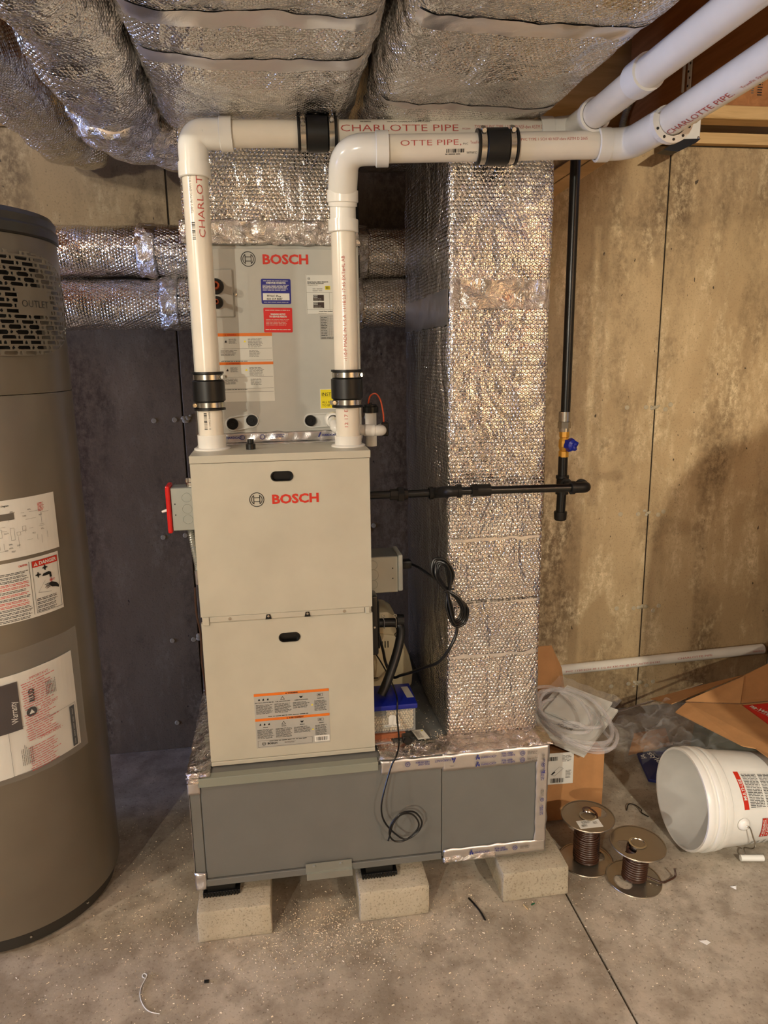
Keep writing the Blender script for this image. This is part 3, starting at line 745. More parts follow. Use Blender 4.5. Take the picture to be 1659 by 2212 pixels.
# ------------------------------------------------------------------ furnace
W_ = .4445; ZF = .446; ZTOP = 1.281
fu = thing('furnace', 'tall putty coloured furnace cabinet with two front doors on the grey base plenum', 'furnace', (.222, .3, ZF))
bm = NB(); box(bm, .002, W_-.002, .012, .66, ZF+.001, ZTOP-.001, .002); obj('casing', bm, PUTTY, fu)
obj('top_cap', bev(B(-.001, W_+.002, -.002, .66, ZTOP-.016, ZTOP+.003), .0015, 2), PUTTY, fu)
def slot_door(z0, z1, hx, hz, hw=.026, hh=.0105):
    """door sheet with a stadium shaped handle cut-out"""
    bm = NB(); n = 12; hole = [(hx+hw*1.0-hh+hh*cos(a), hz+hh*sin(a)) for a in [R(-90+180*k/n) for k in range(n+1)]] + [(hx-hw+hh+hh*cos(a), hz+hh*sin(a)) for a in [R(90+180*k/n) for k in range(n+1)]]
    x0, x1 = .0, W_-.001; m = len(hole)
    def outer(p):
        dx, dz = p[0]-hx, p[1]-hz; ts = []
        if dx > 0: ts.append((x1-hx)/dx)
        if dx < 0: ts.append((x0-hx)/dx)
        if dz > 0: ts.append((z1-hz)/dz)
        if dz < 0: ts.append((z0-hz)/dz)
        t = min(ts); return (hx+dx*t, hz+dz*t)
    pts = list(hole)
    for c in ((x0, z0), (x1, z0), (x1, z1), (x0, z1)): # ensure corner rays exist
        dx, dz = c[0]-hx, c[1]-hz; k = min(range(len(pts)), key=lambda i: abs(atan2(pts[i][1]-hz, pts[i][0]-hx)-atan2(dz, dx)))
        outer_c = c; pts[k] = pts[k]+(outer_c,) if len(pts[k]) == 2 else pts[k]
    hi = [bm.verts.new((p[0], -.0, p[1])) for p in pts]; ou = []
    for p in pts:
        q = p[2] if len(p) > 2 else outer(p); ou.append(bm.verts.new((q[0], 0, q[1])))
    hb = [bm.verts.new((p[0], .014, p[1])) for p in pts]; ob = [bm.verts.new((v.co.x, .012, v.co.z)) for v in ou]
    for i in range(m):
        j = (i+1) % m
        for q in ((hi[i], hi[j], ou[j], ou[i]), (hi[i], hb[i], hb[j], hi[j]), (ou[i], ou[j], ob[j], ob[i])):
            if (q[0].co-q[1].co).length > 1e-7:
                try: bm.faces.new(q)
                except ValueError: pass
    bmesh.ops.recalc_face_normals(bm, faces=bm.faces); return bm
dr = obj('upper_door', slot_door(.868, ZTOP-.017, .222, 1.226), PUTTY, fu)
def handle(hx, hz, parent):
    bm = NB(); n = 10
    for r0, r1, y0, y1 in ((.0125, .0098, -.0012, -.0012),):
        def st(r, y, e=0): return [(hx+.0155+r*cos(a), y, hz+r*sin(a)) for a in [R(-90+180*k/n) for k in range(n+1)]]+[(hx-.0155+r*cos(a), y, hz+r*sin(a)) for a in [R(90+180*k/n) for k in range(n+1)]]
        rings = [st(.0130, -.0003), st(.0125, -.0022), st(.0105, -.0022), st(.0098, .011)]
        g = [[bm.verts.new(p) for p in q] for q in rings]; m = len(g[0])
        for i in range(3):
            for k in range(m): bm.faces.new((g[i][k], g[i][(k+1) % m], g[i+1][(k+1) % m], g[i+1][k]))
        bm.faces.new(g[3])
    bmesh.ops.recalc_face_normals(bm, faces=bm.faces)
    obj('recessed_handle', bm, BLK, parent, 'black oval finger recess')
handle(.222, 1.226, dr)
a = Art(plane_map((0, 0, 0), (1, 0, 0), (0, 0, 1)), .0005)
a.emblem(.157, 1.169, .0185, INK); a.text('BOSCH', .195, 1.157, .0225, BRED, .035, fit=.117); a.build('logo', dr)
d2_ = obj('lower_door', slot_door(ZF+.013, .851, .223, .798), PUTTY, fu); handle(.223, .798, d2_)
bm = NB(); box(bm, .003, W_-.004, .001, .012, .848, .870); box(bm, .022, W_-.022, -.003, .002, .8535, .8675, .001)
obj('middle_rail', bm, PUTTY2, fu)
obj('rail_end_tab', B(.004, .021, -.004, .0, .846, .868, .001), PUTTY, fu); obj('rail_end_tab', B(W_-.020, W_-.008, -.004, .0, .850, .868, .001), PUTTY, fu)
for x in (.073, .369): obj('screw', LT([(0, .002), (.0035, .0018), (.0045, 0), (0, 0)], 12, at((x, -.003, .8605), (0, -1, 0))), STEEL, fu)
for x in (.171, .272):
    o = obj('latch_tab', prism(NB(), [(x-.008, -.003, .853), (x+.008, -.003, .853), (x+.0045, -.003, .866), (x-.0045, -.003, .866)], (0, -1, 0), .002), BLK, fu)
    obj('latch_screw', LT([(0, .002), (.003, .0018), (.0036, 0), (0, 0)], 12, at((x, -.005, .8615), (0, -1, 0))), STEEL, o)
obj('bottom_ledge', B(.001, W_-.001, -.004, .012, ZF+.001, ZF+.012, .001), PUTTY, fu)
# warning label on the lower door
lb = plane_map((.122, 0, .486), (1, 0, 0), (0, 0, 1)); lw, lh = .199, .159
wl = obj('warning_label', sheet(lb, 0, 0, lw, lh, .0005), SILV, fu)
a = Art(lb, .0009)
for z, tx in ((.151, 'WARNING'), (.079, 'AVERTISSEMENT')):
    a.rect(0, z, lw, z+.0075, ORNG); a.tri(.085, z+.0035, .0022, INK, 2); a.text(tx, .089, z+.0018, .0038, INK, .03, lay=2)
    y = z-.012
    a.flame(.013, y+.002, .004, INK); a.flame(.024, y+.002, .004, INK); a.flame(.036, y+.002, .004, INK)
    a.tri(.075, y+.002, .006, INK); a.tri(.075, y+.002, .004, SILV, 2); a.disc(.124, y+.001, .0028, INK); a.ring(.124, y+.004, .003, .0045, INK, n=12, a0=pi, a1=2*pi)
    a.frame(.167, y-.001, .182, y+.007, .0006, INK); a.text('PSE', .1695, y+.0015, .0035, INK, .03)
    for x, n, w2 in ((.004, 9, .045), (.053, 9, .045), (.102, 6, .045), (.159, 10, .034)):
        a.text({0: 'ELECTRICAL SHOCK, FIRE OR', 1: 'FUEL, EXPLOSION AND', 2: 'CARBON MONOXIDE', 3: 'WARNING'}[int(x/.045)] if z > .1 else 'RISQUE', x+w2/2, y-.008, .0026, INK, .02, al='C')
        a.lines(x, y-.012-n*.0031, w2, n*.0031, n, INK, fill=.36)
    a.tri(.153, y-.024, .003, YEL); a.lines(.035, z-.062, .12, .004, 1, INK, fill=.4)
a.frame(.004, .003, .150, .022, .0006, INKG); a.emblem(.020, .0125, .0052, INK); a.text('BOSCH', .030, .0098, .0055, INK, .03); a.lines(.075, .009, .034, .005, 2, INKG)
a.rect(.156, .005, .197, .023, PAPER, 2); a.bars(.161, .008, .031, .011, INK, 3)
a.build('label_print', wl)
# cap with plug on top of the cabinet
cp = thing('drain_port_plug', 'small black plastic plug standing on top of the furnace in front of the coil cabinet', 'plug', (.146, .10, ZTOP+.003))
obj('plug_body', LT([(0, 0), (.0125, 0), (.0125, .014), (.0085, .016), (.0085, .026), (0, .026)], 20, at((.146, .10, ZTOP+.003))), BLK, cp, smooth=True)

# ------------------------------------------------------------------ coil cabinet
YC = .25
co = thing('coil_cabinet', 'grey evaporator coil cabinet with many stickers, standing on the furnace behind the white pipes', 'coil cabinet', (.224, .45, 1.285))
obj('casing', B(.001, .457, YC+.003, .655, 1.286, 1.812, .002), COILP, co)
obj('front_panel', bev(B(.004, .440, YC-.004, YC+.005, 1.311, 1.800), .0015, 1), COILP, co)
cm_ = plane_map((0, YC-.004, 0), (1, 0, 0), (0, 0, 1))
a = Art(cm_, .0005); a.emblem(.161, 1.773, .0195, INK); a.text('BOSCH', .199, 1.761, .0235, BRED, .035, fit=.121); a.build('logo', co)
# recess with refrigerant stubs
cpx = obj('stub_plate', bev(B(.030, .117, YC-.0085, YC-.003, 1.624, 1.747), .003, 2), COILP, co)
for z, r, q in ((1.703, .0205, .011), (1.662, .0165, .007)):
    gr = obj('rubber_grommet', LT([(q, .002), (q, .010), (r*.9, .009), (r, .005), (r, 0), (r*.6, 0)], 24, at((.0735, YC-.006, z), (0, -1, 0))), RUB, co, smooth=True)
    obj('copper_stub', LT([(q*.55, 0), (q*.55, .04), (q*.95, .04), (q*.95, 0)], 20, at((.0735, YC-.006, z), (0, -1, 0))), COPPER, gr, smooth=True)
obj('screw', LT([(0, .004), (.004, .003), (.005, 0), (0, 0)], 12, at((.123, YC-.004, 1.683), (0, -1, 0))), STEEL, co)
for x, z in ((.012, 1.335), (.436, 1.345), (.436, 1.66)): obj('screw', LT([(0, .003), (.003, .0025), (.004, 0), (0, 0)], 12, at((x, YC-.004, z), (0, -1, 0))), STEEL, co)
# stickers
def sticker(name, x0, z0, x1, z1, mat, rad=.004, tilt=0.0):
    mp = plane_map((x0, YC-.004, z0), (cos(tilt), 0, sin(tilt)), (-sin(tilt), 0, cos(tilt))); w, h = x1-x0, z1-z0
    pts = []
    for cx, cy, a0 in ((w-rad, h-rad, 0), (rad, h-rad, 90), (rad, rad, 180), (w-rad, rad, 270)):
        for k in range(5): pts.append((cx+rad*cos(R(a0+22.5*k)), cy+rad*sin(R(a0+22.5*k))))
    return mp, w, h, obj(name, prism(NB(), [mp(u, v, .0002) for u, v in pts], (0, -1, 0), .0005), mat, co)
mp, w, h, s = sticker('information_sticker', .191, 1.658, .270, 1.723, BLUEL, .004, -.01)
a = Art(mp, .0010); a.text('HOMEOWNER INFORMATION', w/2, h-.013, .0045, PAPER, .04, al='C', fit=.052)
a.lines(.006, h-.007, .066, .003, 1, PAPER, rag=0); a.lines(.004, h-.031, .070, .016, 5, PAPER, rag=.15); a.rect(.004, .0095, w-.004, .0275, PAPER, 1)
a.text('HVAC Plus', .015, .0185, .0052, INK, .02, lay=2, sx=1.1, rot=-.03); a.text('603 554 8687', .014, .0108, .005, INK, .02, lay=2, fit=.042); a.lines(.006, .003, .066, .003, 1, PAPER, rag=.05); a.build('sticker_print', s)
mp, w, h, s = sticker('warning_sticker', .194, 1.583, .271, 1.648, REDL, .003, -.012)
a = Art(mp, .0010); a.text('WARNING NOTICE', w/2, h-.019, .0042, PAPER, .04, al='C', fit=.040); a.text('TO SERVICE PERSON', w/2, h-.0255, .0042, PAPER, .04, al='C', fit=.047)
a.lines(.005, h-.008, .066, .003, 1, CREAM, rag=0); a.lines(.006, .018, .064, .018, 5, CREAM, rag=.2, fill=.25); a.lines(.004, .006, .068, .003, 1, CREAM, rag=.05); a.build('sticker_print', s)
mp, w, h, s = sticker('safety_sheet', .030, 1.3985, .2145, 1.582, SHEETW, .001)
a = Art(mp, .0009); a.rect(0, h-.0085, w, h, ORNG); a.rect(0, h-.084, w, h-.0765, ORNG)
a.tri(.060, h-.0045, .002, BRED, 2); a.text('WARNING', .064, h-.0062, .0036, BRED, .03, lay=2); a.tri(.060, h-.0805, .002, BRED, 2); a.text('ATTENTION', .064, h-.0822, .0036, BRED, .03, lay=2)
for y0, n2 in ((h-.010, 0), (h-.086, 1)):
    a.flame(.060, y0-.012, .0045, INK); a.tri(.111, y0-.012, .0035, YEL); a.lines(.068, y0-.018, .022, .014, 6, INK, fill=.3); a.lines(.119, y0-.028, .042, .024, 8, INK, fill=.3)
    a.rect(.048, y0-.031, w-.002, y0-.0304, INKG); a.lines(.045, y0-.050, .046, .016, 5, INK, fill=.3); a.lines(.121, y0-.053, .030, .018, 6, INK, fill=.3)
    a.rect(.048, y0-.062, w-.002, y0-.0614, INKG); a.lines(.045, y0-.066, .075, .003, 1, INK, fill=.4)
a.rect(.045, .026, w-.002, .0266, INKG)
a.build('sheet_print', s)
mp, w, h, s = sticker('rating_plate', .311, 1.629, .436, 1.734, SHEETW, .001)
a = Art(mp, .0009); a.frame(.001, .001, w-.001, h-.001, .0005, INKG); a.emblem(.009, h-.011, .0035, INK); a.text('Model Number: BMAC1824ANTE', .005, h-.021, .0028, INK, .03); a.text('Part Number: 8733947648', .005, h-.025, .0028, INK, .03)
a.text('Refrigerant: R-410A', .005, h-.029, .0024, INKG); a.lines(.018, h-.045, .028, .010, 2, INKG, fill=.3); a.rect(.001, h-.047, w-.001, h-.0464, INKG); a.rect(.001, h-.092, w-.001, h-.0914, INKG); a.rect(.063, h-.092, .0634, h-.047, INKG)
a.rect(.052, h-.040, .066, h-.030, YEL, 1); a.bars(.053, h-.039, .012, .008, INK, 2)
for y in (h-.069, h-.088):
    a.rect(.019, y, .048, y+.0155, plain('dark_plate', (.20, .14, .12), .5), 1); a.rect(.020, y+.0085, .031, y+.0145, SILV, 2); a.text('AHRI', .0208, y+.0098, .0035, INK, .03, lay=3); a.lines(.021, y+.001, .024, .006, 2, CREAM, 2, fill=.2)
a.text('Nozzle Piston Installed', .034, h-.098, .0028, INK, .03); a.lines(.032, .002, .03, .002, 1, INKG); a.build('plate_print', s)
mp, w, h, s = sticker('piston_chart', .346, 1.563, .412, 1.626, SILV, .0005)
a = Art(mp, .0009); a.frame(.001, .001, w-.001, h-.001, .0005, INKG)
for k in range(12): a.rect(.002, .008+k*.0043, w-.002, .0083+k*.0043, INKG); a.lines(.003, .0088+k*.0043, .017, .003, 1, INK, fill=.5, rag=.1)
for x in (.021, .025, .030): a.rect(x, .008, x+.0004, h-.002, INKG)
a.lines(.003, .001, .04, .006, 2, INK, fill=.35); a.build('chart_print', s)
mp, w, h, s = sticker('installer_notice', .340, 1.373, .425, 1.4275, PAPER, .0005)
a = Art(mp, .0009); a.rect(.0012, .0012, w-.0012, h-.0012, YEL); a.text('INSTALLER', .005, .036, .009, INK, .0, lay=2); a.rect(.004, .033, w-.004, .0334, INK, 2); a.text('ALL DRAINS', .005, .0155, .006, INK, -.005, lay=2); a.text('TO BE HAND TIGHT', .005, .0065, .006, INK, -.005, lay=2); a.build('notice_print', s)
# drain port frames
def ports(x0, z0, x1, z1):
    r = .0195; ax = V((x1-x0, 0, z1-z0)); L = ax.length; ang = atan2(z1-z0, x1-x0); n = 12
    def st(rr, y): return [(x1+rr*cos(ang+R(-90+180*k/n)), y, z1+rr*sin(ang+R(-90+180*k/n))) for k in range(n+1)]+[(x0+rr*cos(ang+R(90+180*k/n)), y, z0+rr*sin(ang+R(90+180*k/n))) for k in range(n+1)]
    bm = NB(); g = [[bm.verts.new(p) for p in q] for q in (st(r+.001, YC-.004), st(r, YC-.008), st(r-.003, YC-.008), st(r-.003, YC-.0045))]; m = len(g[0])
    for i in range(3):
        for k in range(m): bm.faces.new((g[i][k], g[i][(k+1) % m], g[i+1][(k+1) % m], g[i+1][k]))
    bm.faces.new(g[3]); bmesh.ops.recalc_face_normals(bm, faces=bm.faces)
    fr_ = obj('port_frame', bm, plain('frame_enamel', (.84, .83, .80), .35), co)
    for x, z in ((x0, z0), (x1, z1)):
        bm = LT([(0, .006), (.005, .006), (.0055, .003), (.0130, .003), (.0135, .008), (.0150, .008), (.0155, 0), (0, 0)], 24, at((x, YC-.005, z), (0, -1, 0))); obj('port_plug', bm, BLK, fr_, smooth=True)
ports(.096, 1.338, .148, 1.346); ports(.311, 1.341, .372, 1.343)
cf = plane_map((0, YC-.004, 0), (1, 0, 0), (0, 0, 1))
for u0, u1, z0, z1, m_, s in ((.002, .458, 1.283, 1.313, TAPE, 3), ):
    solid(obj('foil_tape', strip(cf, u0, z0, u1, z1, 70, 6, .004, s, .001, .004), m_, co, smooth=2, uv=False))
solid(obj('foil_tape', strip(plane_map((0, YC-.006, ZTOP+.004), (1, 0, 0), (0, -1, 0)), .01, .0, .45, .045, 60, 8, .002, 5, .0005, .006), TAPE, co, smooth=2, uv=False), .0006)
a = Art(cf, .0065); 
for x in (.065, .33): a.text('HARDCAST', x+.012, 1.297, .006, INKB, .02); a.poly([(x, 1.295), (x+.006, 1.308), (x+.010, 1.308), (x+.004, 1.295)], INKB)
a.ring(.10+.02, 1.300, .0055, .007, INKB, n=18); a.ring(.175, 1.300, .0055, .007, INKB, n=18); a.lines(.20, 1.297, .04, .01, 3, INKB); a.build('tape_lettering', co)

# ------------------------------------------------------------------ vent pipes
PR = .0312
def hose_clamp(bm, c, ax, r, scr=1.0):
    """worm drive band around a pipe; scr = angle of the screw housing"""
    M = axis_M(c, ax, (0, -1, 0)); w = .0125
    lathe(bm, [(r, -w/2), (r+.0012, -w/2), (r+.0012, w/2), (r, w/2)], 36, M)
    S_ = M @ Matrix.Rotation(scr, 4, 'Z') @ Matrix.Translation((r+.004, 0, 0))
    box(bm, -.003, .0035, -.010, .010, -.0055, .0055, .001, 1, S_)
    lathe(bm, [(0, -.013), (.0035, -.013), (.0035, .009), (.0052, .009), (.0052, .0165), (.002, .0168), (0, .0165)], 12, S_ @ Matrix.Rotation(R(-90), 4, 'X'))
def coupling(parent, a, b, s1, s2):
    a, b = V(a), V(b); L = (b-a).length; d = (b-a).normalized(); r = PR+.0055; e = .0035
    pr = [(PR+.0005, 0), (r+e, 0), (r+e, .005), (r, .006), (r, .021), (r+.0045, .024), (r+.0045, L-.024), (r, L-.021), (r, L-.006), (r+e, L-.005), (r+e, L), (PR+.0005, L)]
    c = obj('rubber_coupling', LT(pr, 40, axis_M(a, d, (0, -1, 0))), RUB, parent, smooth=True)
    for q, s in ((.0135, s1), (L-.0135, s2)):
        bm = NB(); hose_clamp(bm, a+d*q, d, r+.0003, s); obj('hose_clamp', bm, STEEL, c, smooth=True)
def collar(bm, a, d, r, L, t=.0055):
    lathe(bm, [(r*.98, 0), (r+t*.6, .0), (r+t, .002), (r+t, L), (r*.98, L)], 40, axis_M(a, d))
va = thing('vent_pipe', 'white plastic vent pipe rising at the left, running behind the other white pipe', 'pipe', (.045, .13, ZTOP+.003))
A0 = V((.0465, .13, ZTOP+.003)); A1 = V((.0465, .13, 2.044)); A2 = V((.925, .088, 2.058)); A3 = V((.988, .075, 2.062)); A4 = V((.988, -.03, 2.063)); A5 = V((.985, -.30, 2.068)); A6 = V((.988, -1.9, 2.085))
obj('floor_flange', LT([(PR, 0), (.047, 0), (.047, .003), (.045, .0045), (.0365, .0055), (.0365, .038), (PR, .038)], 40, at(A0)), PVCF, va, smooth=True)
obj('pipe_stub', T([A0, (A0.x, A0.y, 1.40)], PR, 36), PVC, va, smooth=True)
obj('riser', T([(A0.x, A0.y, 1.402), (A0.x, A0.y, 2.02)], PR, 36), PVC, va, smooth=True)
el = cr(fillet([(A0.x, .13, 1.975), A1, (.125, .1265, 2.0455)], .062, 12), 2)
bm = T(el, PR+.0045, 36); collar(bm, V((A0.x, .13, 1.945)), (0, 0, 1), PR+.002, .034); collar(bm, V((.112, .127, 2.0452)), (1, -.045, .015), PR+.002, .030, .0065)
obj('elbow', bm, PVCF, va, smooth=True)
dA = (A2-A1).normalized()
obj('cross_pipe', T([A1+dA*.07, A2], PR, 36), PVC, va, smooth=True)
p0 = A1+dA*((.298-A1.x)/dA.x); p1 = A1+dA*((.394-A1.x)/dA.x); coupling(va, p0, p1, R(-35), R(-50))
bm = T(fillet([A2+dA*.005, A3, A4], .052, 10), PR+.0045, 36); collar(bm, A2-dA*.026, dA, PR+.002, .032, .005); collar(bm, A4-V((0, .0, 0)), (0, -1, 0), PR+.002, .02); obj('elbow', bm, PVCF, va, smooth=True)
obj('ceiling_pipe', T([A4, A5, A6], PR, 36), PVC, va, smooth=True)
bm = NB(); collar(bm, A5+V((0, .05, 0)), (0, -1, .0), PR, .055, .0055); obj('pipe_joint', bm, PVCF, va, smooth=True)
def pprint(parent, p0, p1, phi, items, name='pipe_lettering', r=PR):
    a = Art(pipe_map(p0, p1, r, phi), .0005)
    for it in items:
        if it[0] == 'b': a.bars(it[1], it[2], it[3], it[4], INK, seed=5)
        elif it[0] == 'l': a.lines(it[1], it[2], it[3], it[4], it[5], it[6], fill=.5)
        else:
            tx, u, v, sz, m = it[:5]; a.text(tx, u, v, sz, m, -.006 if len(it) < 7 else it[6], fit=it[5])
    a.build(name, parent, step=[(1, .003)])
B0A = A1
pprint(va, A1+dA*.07, A2, 0, [('CHARLOTTE PIPE', .402-A1.x-.07, -.003, .0155, INKP, .288), ('PVC-DWV', .70-A1.x-.07, .0, .004, INKP, .02, .0), ('7200 3 IN PVC TYPE 1 SCH 40 NSF-dwv ASTM D2665', .73-A1.x-.07, .002, .009, INKP, .19), ('WWW.CHARLOTTEPIPE.COM', .515-A1.x-.07, .019, .0055, INK, .105, .0), ('l', .45-A1.x-.07, .019, .03, .006, 2, INKG)])
pprint(va, V((A0.x, .13, 1.40)), V((A0.x, .13, 2.0)), R(-6), [('CHARLOT', .405, -.016, .0155, INKP, .140), ('7200 2 IN PVC-DWV RTCOT7', .46, .010, .006, INKG, .10), ('b', .400, .008, .04, .008)], 'riser_lettering')
pprint(va, V((A0.x, .13, 1.29)), V((A0.x, .13, 1.40)), R(5), [('b', .048, .004, .042, .008), ('0 11942 04605 9', .048, -.004, .004, INKG, .05, 0), ], 'stub_lettering')
coupling(va, (A0.x, .13, 1.386), (A0.x, .13, 1.483), R(-75), R(75))

vb = thing('vent_pipe', 'white plastic vent pipe rising at the right, running in front of the other one', 'pipe', (.401, .10, ZTOP+.003))
B0 = V((.401, .10, ZTOP+.003)); B2 = V((.495, .012, 1.992)); B3 = V((1.012, -.032, 2.002)); dB = (B3-B2).normalized(); B4 = V((1.08, -.045, 2.003)); B5 = V((1.088, -.20, 2.006)); B6 = V((1.09, -1.9, 2.06))
obj('floor_flange', LT([(PR, 0), (.045, 0), (.045, .003), (.043, .0045), (.0355, .0055), (.0355, .028), (PR, .028)], 40, at(B0)), PVCF, vb, smooth=True)
obj('pipe_stub', T([B0, (B0.x, B0.y, 1.40)], PR, 36), PVC, vb, smooth=True)
obj('riser', T([(B0.x, B0.y, 1.402), (B0.x+.001, B0.y, 1.84)], PR, 36), PVC, vb, smooth=True)
bm = T([(.402, .10, 1.84), (.402, .10, 1.905)], PR+.001, 36); collar(bm, V((.402, .10, 1.818)), (0, 0, 1), PR+.001, .03)
obj('street_fitting', bm, PVCF, vb, smooth=True)
el = fillet([(.402, .10, 1.88), (.402, .093, 1.915), (.402, .03, 1.992), (.50, .012, 1.9925)], [.03, .055], 12)
bm = T(cr(el, 2), PR+.0045, 36); collar(bm, V((.402, .099, 1.888)), (0, -.12, 1), PR+.002, .028); collar(bm, B2-dB*.022, dB, PR+.002, .030, .0065); obj('elbow', bm, PVCF, vb, smooth=True)
obj('cross_pipe', T([B2, B3], PR, 36), PVC, vb, smooth=True)
p0 = B2+dB*((.712-B2.x)/dB.x); p1 = B2+dB*((.808-B2.x)/dB.x); coupling(vb, p0, p1, R(-60), R(-60))
bm = T(fillet([B3, B4, B5], .075, 12), PR+.0045, 36); collar(bm, B3-dB*.012, dB, PR+.002, .03, .005); obj('elbow', bm, PVCF, vb, smooth=True)
obj('ceiling_pipe', T([B5, B6], PR+.0005, 36), PVC, vb, smooth=True)
pprint(vb, B2, B3, 0, [('OTTE PIPE,', .035, -.002, .0125, INKP, .142), ('PVC', .181, -.002, .004, INKG, .012, 0), ('TrueFit.', .198, .0, .006, INKP, .022), ('b', .142, -.018, .042, .008), ('l', .140, -.0235, .046, .004, 1, INKG), ('WWW.C', .190, -.021, .005, INK, .024, .0), ('PVC TYPE 1 SCH 40 NSF-dwv ASTM D 2665', .318, .004, .0065, INKP, .158)])
pprint(vb, V((B0.x, .10, 1.40)), V((B0.x, .10, 1.9)), R(5), [('-110-P MADE IN U.S.A. 11/18/23 17:45 EXT#4L AB', .105, -.002, .008, INKP, .255)], 'riser_lettering')
pprint(vb, V((B0.x, .10, 1.285)), V((B0.x, .10, 1.40)), R(8), [('12 17 E', .052, -.002, .009, INKP, .045)], 'stub_lettering')
pprint(vb, B5, B6, R(8), [('CHARLOTTE PIPE.', .025, 0, .013, INKP, .225), ('TrueFit System', .275, .003, .006, INKP, .08), ('7200 2 IN PVC', .38, .003, .009, INKP, .12)], 'run_lettering', PR+.0005)
coupling(vb, (B0.x, .10, 1.386), (B0.x, .10, 1.483), R(-75), R(75))
# pipe hook around B where it turns
hk = thing('pipe_hook', 'white plastic J hook clipped around the front vent pipe under the beam', 'hook', (1.09, -.215, 2.0))
c = V((1.089, -.215, 2.006)); bm = NB(); P = []; n = 22
for k in range(n+1):
    a_ = R(165+240*k/n); P.append((c.x+cos(a_), c.z+sin(a_), cos(a_), sin(a_)))
def ringpt(r, k, y): return (c.x+P[k][2]*r, y, c.z+P[k][3]*r)
g = [[bm.verts.new(ringpt(r, k, y)) for k in range(n+1)] for r, y in ((PR+.002, c.y-.008), (PR+.016, c.y-.008), (PR+.016, c.y+.008), (PR+.002, c.y+.008))]
for i in range(4):
    for k in range(n): bm.faces.new((g[i][k], g[i][k+1], g[(i+1) % 4][k+1], g[(i+1) % 4][k]))
bm.faces.new([q[0] for q in g]); bm.faces.new([q[-1] for q in g]); bmesh.ops.recalc_face_normals(bm, faces=bm.faces)
obj('hook_band', bm, PVCF, hk)
bm = NB()
for k in range(4, n, 3):
    q = (PR+.009); lathe(bm, [(0, .001), (.003, .001), (.003, 0), (0, 0)], 10, at((c.x+P[k][2]*q, c.y-.0082, c.z+P[k][3]*q), (0, -1, 0)))
obj('nail_holes', bm, BLK, hk)
obj('nail_tab', B(c.x+PR+.010, c.x+PR+.030, c.y-.007, c.y+.007, c.z-.004, c.z+.022, .003), PVCF, hk)
hs = thing('perforated_hanger', 'perforated plastic hanger strip against the orange beam at top right', 'hanger', (1.512, .48, 2.29))
bm = NB(); prism(bm, [(1.514, .455, 2.42), (1.514, .475, 2.42), (1.514, .475, 2.275), (1.514, .455, 2.275)], (-1, 0, 0), .003); prism(bm, [(1.512, .49, 2.40), (1.512, .496, 2.40), (1.512, .496, 2.30), (1.512, .49, 2.30)], (-1, 0, 0), .006)
obj('strip_body', bm, PVCF, hs); bm = NB()
for k in range(7): lathe(bm, [(0, .001), (.0035, .001), (.0035, 0), (0, 0)], 10, at((1.5108, .46+.009*(k % 2), 2.41-.02*k), (-1, 0, 0)))
obj('holes', bm, BLK, hs)
eb = thing('outlet_box', 'white plastic electrical box with a black cover under the flanged joist', 'junction box', (1.69, .75, 2.235))
obj('box_body', bev(B(1.645, 1.722, .735, .80, 2.232, 2.3175), .003, 1), PVCF, eb)
obj('black_cover', prism(NB(), [(1.585, .730, 2.196), (1.64, .730, 2.192), (1.705, .730, 2.222), (1.722, .730, 2.236), (1.640, .730, 2.232)], (0, 1, 0), .05), BLK, eb)
obj('screw', LT([(0, .002), (.004, .0016), (.005, 0), (0, 0)], 10, at((1.715, .735, 2.24), (0, -1, 0))), STEEL, eb)
fc = thing('flexible_conduit', 'ribbed metal flexible conduit curving up the side of the beam behind the vent pipes', 'conduit', (1.49, .85, 2.29))
P = cr([(1.495, .87, 2.26), (1.497, .865, 2.32), (1.50, .82, 2.375), (1.503, .75, 2.40)], 30); obj('ribbed_sleeve', T(P, [.011+.0015*(k % 2) for k in range(len(P))], 14), GALV, fc, smooth=True)
obj('connector', T([(1.502, .752, 2.40), (1.502, .715, 2.405)], .0145, 12), IRON, fc)

# ------------------------------------------------------------------ gas line
ga = thing('gas_pipe', 'black iron gas pipe dropping beside the foil duct, with a blue handled valve', 'pipe', (1.022, .15, 1.05))
gx, gy = 1.022, .15; GR = .0134
def hexnut(bm, c, d, r, L): lathe(bm, [(0, 0), (r, 0), (r, L), (0, L)], 6, axis_M(c, d))
obj('drop_pipe', T([(gx+.002, gy, 1.345), (gx+.004, gy, 2.065)], GR, 20), IRON, ga, smooth=True)
bm = NB(); lathe(bm, [(GR+.001, 0), (.0165, .001), (.0165, .028), (GR+.001, .028)], 24, at((gx, gy, 1.326))); hexnut(bm, (gx, gy, 1.308), (0, 0, 1), .0185, .018); lathe(bm, [(.012, 0), (.0145, 0), (.0145, .012), (.012, .012)], 20, at((gx, gy, 1.298)))
obj('union_nut', bm, STEEL, ga)
bm = NB(); lathe(bm, [(0, 0), (.015, 0), (.015, .016), (.012, .018), (.016, .030), (.016, .046), (.012, .056), (.015, .058), (.015, .072), (0, .072)], 8, at((gx+.001, gy, 1.226)))
vbod = obj('valve_body', bm, YBRASS, ga)
bm = LT([(0, .022), (.008, .024), (.0165, .020), (.0185, .010), (.0175, 0), (0, 0)], 16, at((gx+.010, gy-.014, 1.262), (.25, -1, 0)))
for v in bm.verts: v.co += (v.co-V((gx+.010, gy-.02, 1.262)))*.12*sin(6*atan2(v.co.z-1.262, v.co.x-gx-.01))
obj('valve_handle', bm, BLUEP, vbod, 'blue lobed handle', smooth=True)
obj('pipe_nipple', T([(gx, gy, 1.17), (gx, gy, 1.228)], GR, 20), IRON, ga, smooth=True)
